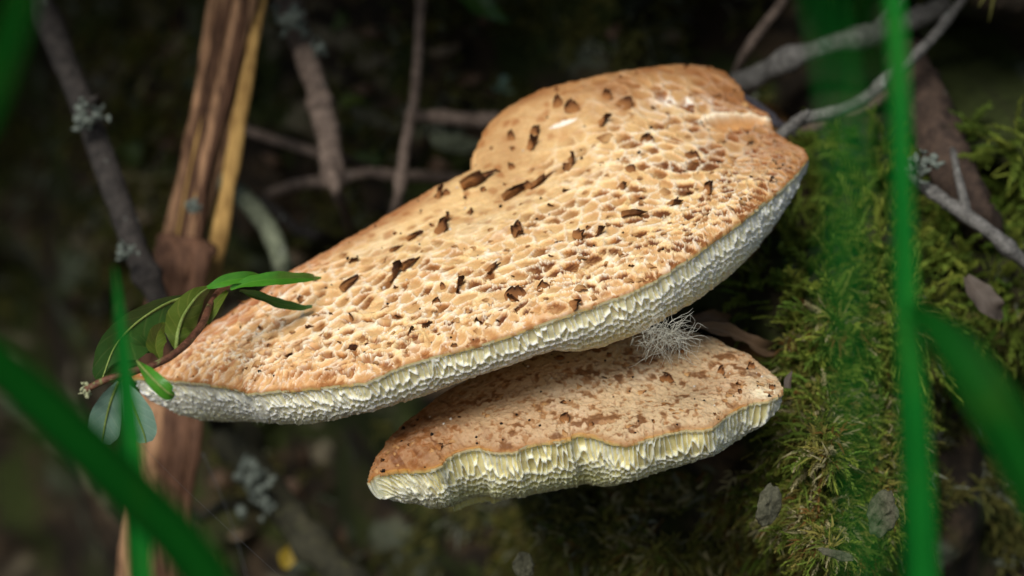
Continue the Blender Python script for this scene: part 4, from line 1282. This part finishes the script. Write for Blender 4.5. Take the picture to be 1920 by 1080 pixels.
blade('grass_blade', 'thin very blurred grass blade beside the tall grass stem', [(1640, -300, .42), (1632, 0, .42), (1610, 300, .42), (1560, 520, .42), (1620, 1000, .43), (1650, 1600, .43), (1660, ground_px(0, .44), .44)], [6, 8, 12, 16, 12, 12, 12], M_G2, 40, .4, group=GRP)
blade('grass_blade', 'deep green grass blade tip crossing the dark corner above the leaning twig', [(60, -300, .5), (40, -60, .5), (10, 60, .5), (-40, 200, .5), (-120, 420, .5), (-180, 1200, .51), (-200, ground_px(0, .52), .52)], [10, 50, 62, 66, 60, 50, 40], M_G1, 25, .3, group=GRP)

# ------------------------------------------------------------------ fallen leaves, chips and fluff
M_DRY = mat_leaf('dry_leaf', (.09, .05, .025), (.20, .12, .06), (.25, .16, .09), .15, .7)
M_DRY_PALE = mat_leaf('dry_leaf_pale', (.06, .045, .033), (.11, .085, .065), (.13, .1, .08), .15, .7)
M_YELLOW = mat_leaf('yellow_leaf', (.20, .13, .008), (.36, .25, .015), (.4, .3, .05), .3, .55)
def fallen(name, label, mat, pts, wl, wr, tilt=0, fold=.2, ripple=.004, seed=0):
    V, F, lv, path, nrm, c = leaf_mesh(pts, wl, wr, tilt, fold, 22, 9, ripple, seed)
    return tag(obj(name, V, F, mat, None, extra=lv), label, 'leaf')
fallen('dry_leaf', 'curled brown dead leaf lying behind the right end of the smaller cap', M_DRY, [(1300, 612, 1.03), (1345, 618, 1.035), (1390, 636, 1.04), (1432, 656, 1.045), (1470, 652, 1.06), (1510, 640, 1.075)], [3, 12, 14, 12, 10, 3], [3, 12, 12, 10, 8, 3], 35, .5, .006, 1)
fallen('dry_leaf', 'small rumpled tan dead leaf between the two caps', M_DRY, [(1300, 598, 1.06), (1330, 595, 1.065), (1365, 600, 1.07)], [8, 16, 6], [8, 12, 6], 20, .3, .006, 2)
fallen('dry_leaf', 'toothed grey-brown dead leaf caught in the moss beside the arching grass leaf', M_DRY_PALE, [(1812, 520, 1.06), (1835, 548, 1.055), (1860, 575, 1.055), (1878, 598, 1.06)], [6, 26, 22, 4], [6, 26, 22, 4], 20, .2, .004, 3)
fallen('dry_leaf', 'tiny pale dry leaf standing in moss beside the smaller cap', M_DRY_PALE, [(1478, 728, 1.0), (1480, 712, 1.0), (1486, 696, 1.0)], [6, 8, 1], [6, 7, 1], 30, .3, .001, 4)
fallen('yellow_leaf', 'small yellow leaf in the dark below the larger cap', M_YELLOW, [(535, 1066, 1.25), (540, 1045, 1.25), (552, 1018, 1.25)], [6, 20, 4], [6, 18, 4], 10, .2, .003, 5)
fallen('yellow_leaf', 'dull yellow-green leaf scrap behind the stout broken twig', M_LF_YEL, [(640, 200, 1.3), (655, 190, 1.3), (680, 188, 1.3)], [6, 12, 3], [6, 12, 3], 20, .2, .003, 6)
fallen('green_leaf', 'dim blue-green leaf in the shade above the notch of the cap', M_LF_BLUE, [(925, 165, 1.32), (948, 160, 1.32), (985, 156, 1.32)], [6, 20, 4], [6, 18, 4], 45, .2, .003, 7)
fallen('green_leaf', 'dim green leaf hanging in the shade high behind the cap', M_LF_DARK, [(850, -20, 1.3), (900, 8, 1.29), (955, 40, 1.29)], [6, 22, 4], [6, 22, 4], 20, .2, .003, 8)

def chip(name, label, pts, wl, wr, mat, tilt, cat, seed):
    rj = np.random.default_rng(seed)
    jit = lambda w_: np.interp(np.linspace(0, 1, 9), np.linspace(0, 1, len(w_)), w_) * rj.uniform(.95, 1.45, 9)
    V, F, lv, path, nrm, c = leaf_mesh([(a_, b_, c_ + .004) for a_, b_, c_ in pts], jit(wl), jit(wr), tilt, .1, 14, 7, .012, seed)
    V = V + nrm[:, None] * (.003 * fbm(V * 260, 3, seed))[..., None]
    n = V.reshape(-1, 3).shape[0]
    W_ = V - nrm[:, None] * .0016
    idx_ = np.arange(n).reshape(14, 7)
    rim_ = np.concatenate([idx_[:, 0], idx_[-1, 1:], idx_[-2::-1, -1], idx_[0, -2:0:-1]]); r2 = np.roll(rim_, -1)
    return tag(obj(name, np.vstack([V.reshape(-1, 3), W_.reshape(-1, 3)]), np.vstack([F, F[:, ::-1] + n, np.stack([rim_, rim_ + n, r2 + n, r2], -1)]), mat), label, cat)
M_CHIP = mat_bark('pale_bark', (.03, .03, .016), (.115, .11, .07), (.17, .185, .145), .6)
def flake(name, label, px_, py_, d_, rx, ry, ang, tilt, mat, seed):
    """a lumpy flake of bark: rounded ragged outline, domed face, real thickness"""
    nr_, na_ = 9, 36
    r = np.linspace(0, 1, nr_)[:, None]; a = np.linspace(0, 2 * math.pi, na_, endpoint=False)[None]
    edge = 1 + .22 * vnoise(np.stack([np.cos(a) * 1.6 + seed * 9.1, np.sin(a) * 1.6, a * 0], -1), seed) + .10 * vnoise(np.stack([np.cos(a) * 5 + seed, np.sin(a) * 5, a * 0], -1), seed + 2)
    X = r * np.cos(a) * edge * rx; Y = r * np.sin(a) * edge * ry
    k = d_ / FOC
    ca, sa = math.cos(R(ang)), math.sin(R(ang))
    X, Y = (X * ca - Y * sa) * k, (X * sa + Y * ca) * k
    n_ = fbm(np.stack([X * 330, Y * 330, X * 0 + seed], -1), 3, seed)
    m_ = fbm(np.stack([X * 1100, Y * 700, X * 0 + seed], -1), 2, seed + 4)
    Z = (1 - r ** 2) * min(rx, ry) * k * .35 + n_ * min(rx, ry) * k * .5 + m_ * .0006
    ti = R(tilt)
    top_ = P(px_, py_, d_) + X[..., None] * (RT * math.cos(ti) + FW * math.sin(ti)) + Y[..., None] * UP - Z[..., None] * FW
    bot_ = top_ + FW * (.0012 + .003 * (1 - r[..., None]))
    V = np.vstack([top_.reshape(-1, 3), bot_.reshape(-1, 3)])
    F = grid_faces(nr_, na_, True); n = nr_ * na_
    i = np.arange(na_); e0 = (nr_ - 1) * na_
    rim_ = np.stack([e0 + i, e0 + (i + 1) % na_, n + e0 + (i + 1) % na_, n + e0 + i], -1)
    return tag(obj(name, V, [F, F[:, ::-1] + n, rim_], mat), label, 'bark')
flake('bark_chip', 'pale flaky bark chip sticking out of the mossy ridge below the smaller cap', 1441, 948, .988, 24, 40, -18, 20, M_CHIP, 1)
flake('bark_chip', 'pale grey crumpled bark flake on the ridge beside the tall grass stem', 1655, 968, .970, 30, 44, -20, -15, M_CHIP, 2)
flake('bark_chip', 'small greyish bark chip lying low on the shaggy moss of the ridge', 1568, 1040, .958, 34, 9, -14, 10, M_CHIP, 3)
flake('bark_chip', 'long pale bark chip behind the stout broken twig', 700, 224, 1.3, 46, 15, -16, 20, M_CHIP, 4)
flake('bark_chip', 'grey-green bark chip below the short horizontal twig', 850, 268, 1.3, 54, 15, -6, 15, M_T_GREEN, 5)
flake('bark_strip', 'violet-grey strip of bark wedged between the rear lobe and the torn flesh', 1412, 200, 1.105, 96, 13, -27, 25, M_T_VIOLET, 6)
flake('bark_chip', 'grey mossy bark lump peeping up from the moss at the foot of the hollow', 982, 1062, 1.03, 22, 26, 20, 10, M_CHIP, 7)

rl = np.random.default_rng(99)
M_LITTER = [mat_leaf('litter_brown', (.06, .035, .02), (.16, .095, .055), (.2, .13, .08), .1, .75), mat_leaf('litter_tan', (.12, .085, .05), (.27, .2, .13), (.3, .23, .15), .1, .75), mat_leaf('litter_green', (.03, .06, .015), (.09, .13, .03), (.14, .17, .06), .15, .6)]
LIT = [(700, 60), (830, 90), (880, 150), (690, 160), (1010, 90), (1150, 60), (1250, 70), (470, 180), (510, 300), (700, 290), (820, 310), (560, 480), (330, 90), (290, 190), (250, 290), (330, 260), (270, 400), (230, 470), (560, 860), (620, 920), (540, 930), (450, 1000), (640, 1000), (420, 900), (640, 40), (920, 40)]
WHERE = ['high between the broken twig and the upright twig', 'just beside the upper part of the thin upright twig', 'above the short horizontal twig', 'beside the lichen-crusted broken twig, at half its height', 'high above the notch of the larger cap', 'straight above the rear lobe of the larger cap', 'above the rear lobe, toward the rising bare twig',
         'right beside the upper golden strip', 'between golden strip and wavy horizontal twig', 'between the broken twig and the upright twig, low down', 'under the short horizontal twig, by the cap notch', 'at the foot of the curved green twig', 'beside the upper end of the splintered wood', 'between the leaning twig and the upper splintered wood', 'beside the lichen collar of the leaning twig', 'against the middle of the splintered wood', 'between the lower leaning twig and the splintered wood', 'beside the lower lichen of the leaning twig',
         'beside the mossy branch, right under the larger cap', 'between the mossy branch and the smaller cap', 'just above the mossy branch, past its lichen', 'beside the slack spider thread, near the yellow leaf', 'below the tip of the smaller cap', 'beside the lichen of the mossy branch', 'beside the lichen-crusted top of the broken twig', 'beside the dim green hanging leaf']
for k_, (lx, ly) in enumerate(LIT):
    pos_, dd_ = stump_hit(np.array([float(lx)]), np.array([float(ly)]))
    d0 = float(dd_[0]) - .012
    an_ = rl.uniform(0, math.pi * 2); L_ = rl.uniform(18, 42)
    mid_ = rl.normal(0, 5, 2)
    pts_ = [(lx - math.cos(an_) * L_, ly - math.sin(an_) * L_ * .7, d0 + .012), (lx + mid_[0], ly + mid_[1], d0), (lx + math.cos(an_) * L_, ly + math.sin(an_) * L_ * .7, d0 + rl.uniform(-.004, .014))]
    w0_ = L_ * rl.uniform(.3, .6)
    kind_ = (0, 1, 0, 0, 2)[k_ % 5]
    o_ = fallen('dead_leaf', ('brown', 'tan', 'dull green')[kind_] + ' crumpled dead leaf ' + WHERE[k_], M_LITTER[kind_], pts_, [2, w0_, 2], [2, w0_, 2], rl.uniform(-45, 45), rl.uniform(-.3, .5), .006, 200 + k_)
    o_['group'] = ('brown dead leaves on the shaded stump', 'tan dead leaves on the shaded stump', 'dull green leaves on the shaded stump')[kind_]

# down feather between the caps
M_FLUFF = NT('fluff'); M_FLUFF.base((.6, .58, .48)); M_FLUFF.rough(.6); M_FLUFF.translucent((.75, .72, .62), .3); M_FLUFF = M_FLUFF.m
def fluff(name, label, px_, py_, d_, n, size, seed, spread=(1.4, .8)):
    r = np.random.default_rng(seed)
    V, Q, T, o = [], [], [], 0
    s = size / FOC * d_
    for k_ in range(n):
        c = P(px_ + r.normal(0, size * .22 * spread[0]), py_ + r.normal(0, size * .2 * spread[1]), d_ + r.normal(0, .002))
        d1 = r.normal(0, 1, 3) * np.array([1, .5, .8]); d1 /= np.linalg.norm(d1)
        pts_ = [c]
        for q in range(4):
            d1 = d1 + r.normal(0, .4, 3) + np.array([0, 0, -.08]); d1 /= np.linalg.norm(d1)
            pts_.append(pts_[-1] + d1 * s * .16)
        v, f_ = tube(catmull(pts_, 9), np.linspace(1, .4, 9) * .0001, 3)
        V.append(v); Q.append(f_[0] + o); T.append(f_[1] + o); o += len(v)
    return tag(obj(name, np.vstack(V), [np.vstack(Q), np.vstack(T)], M_FLUFF), label, 'feather')
fluff('down_feather', 'tangled tuft of white down caught between the two caps', 1252, 628, .955, 150, 84, 1)
fluff('down_feather', 'tiny wisp of white down stuck to the pores of the larger cap', 492, 775, .905, 26, 30, 2, (.8, .8))

# spider threads in the dark below the sprig
M_WEB = NT('silk'); M_WEB.base((.10, .105, .11)); M_WEB.rough(.4); M_WEB = M_WEB.m
for lab, pts_, w_ in (('fine slanting spider thread below the larger cap', [(225, 790, .97), (330, 900, .99), (480, 1040, 1.0), (560, 1110, 1.02)], .000045), ('slack double spider thread hanging in front of the mossy branch', [(380, 850, 1.12), (415, 930, 1.13), (440, 1000, 1.14), (470, 1110, 1.15)], .00016)):
    pth, c = px_path(pts_, 20)
    V_, F_ = tube(pth, np.full(20, w_), 5)
    tag(obj('spider_thread', V_, F_, M_WEB), lab, 'spider thread')
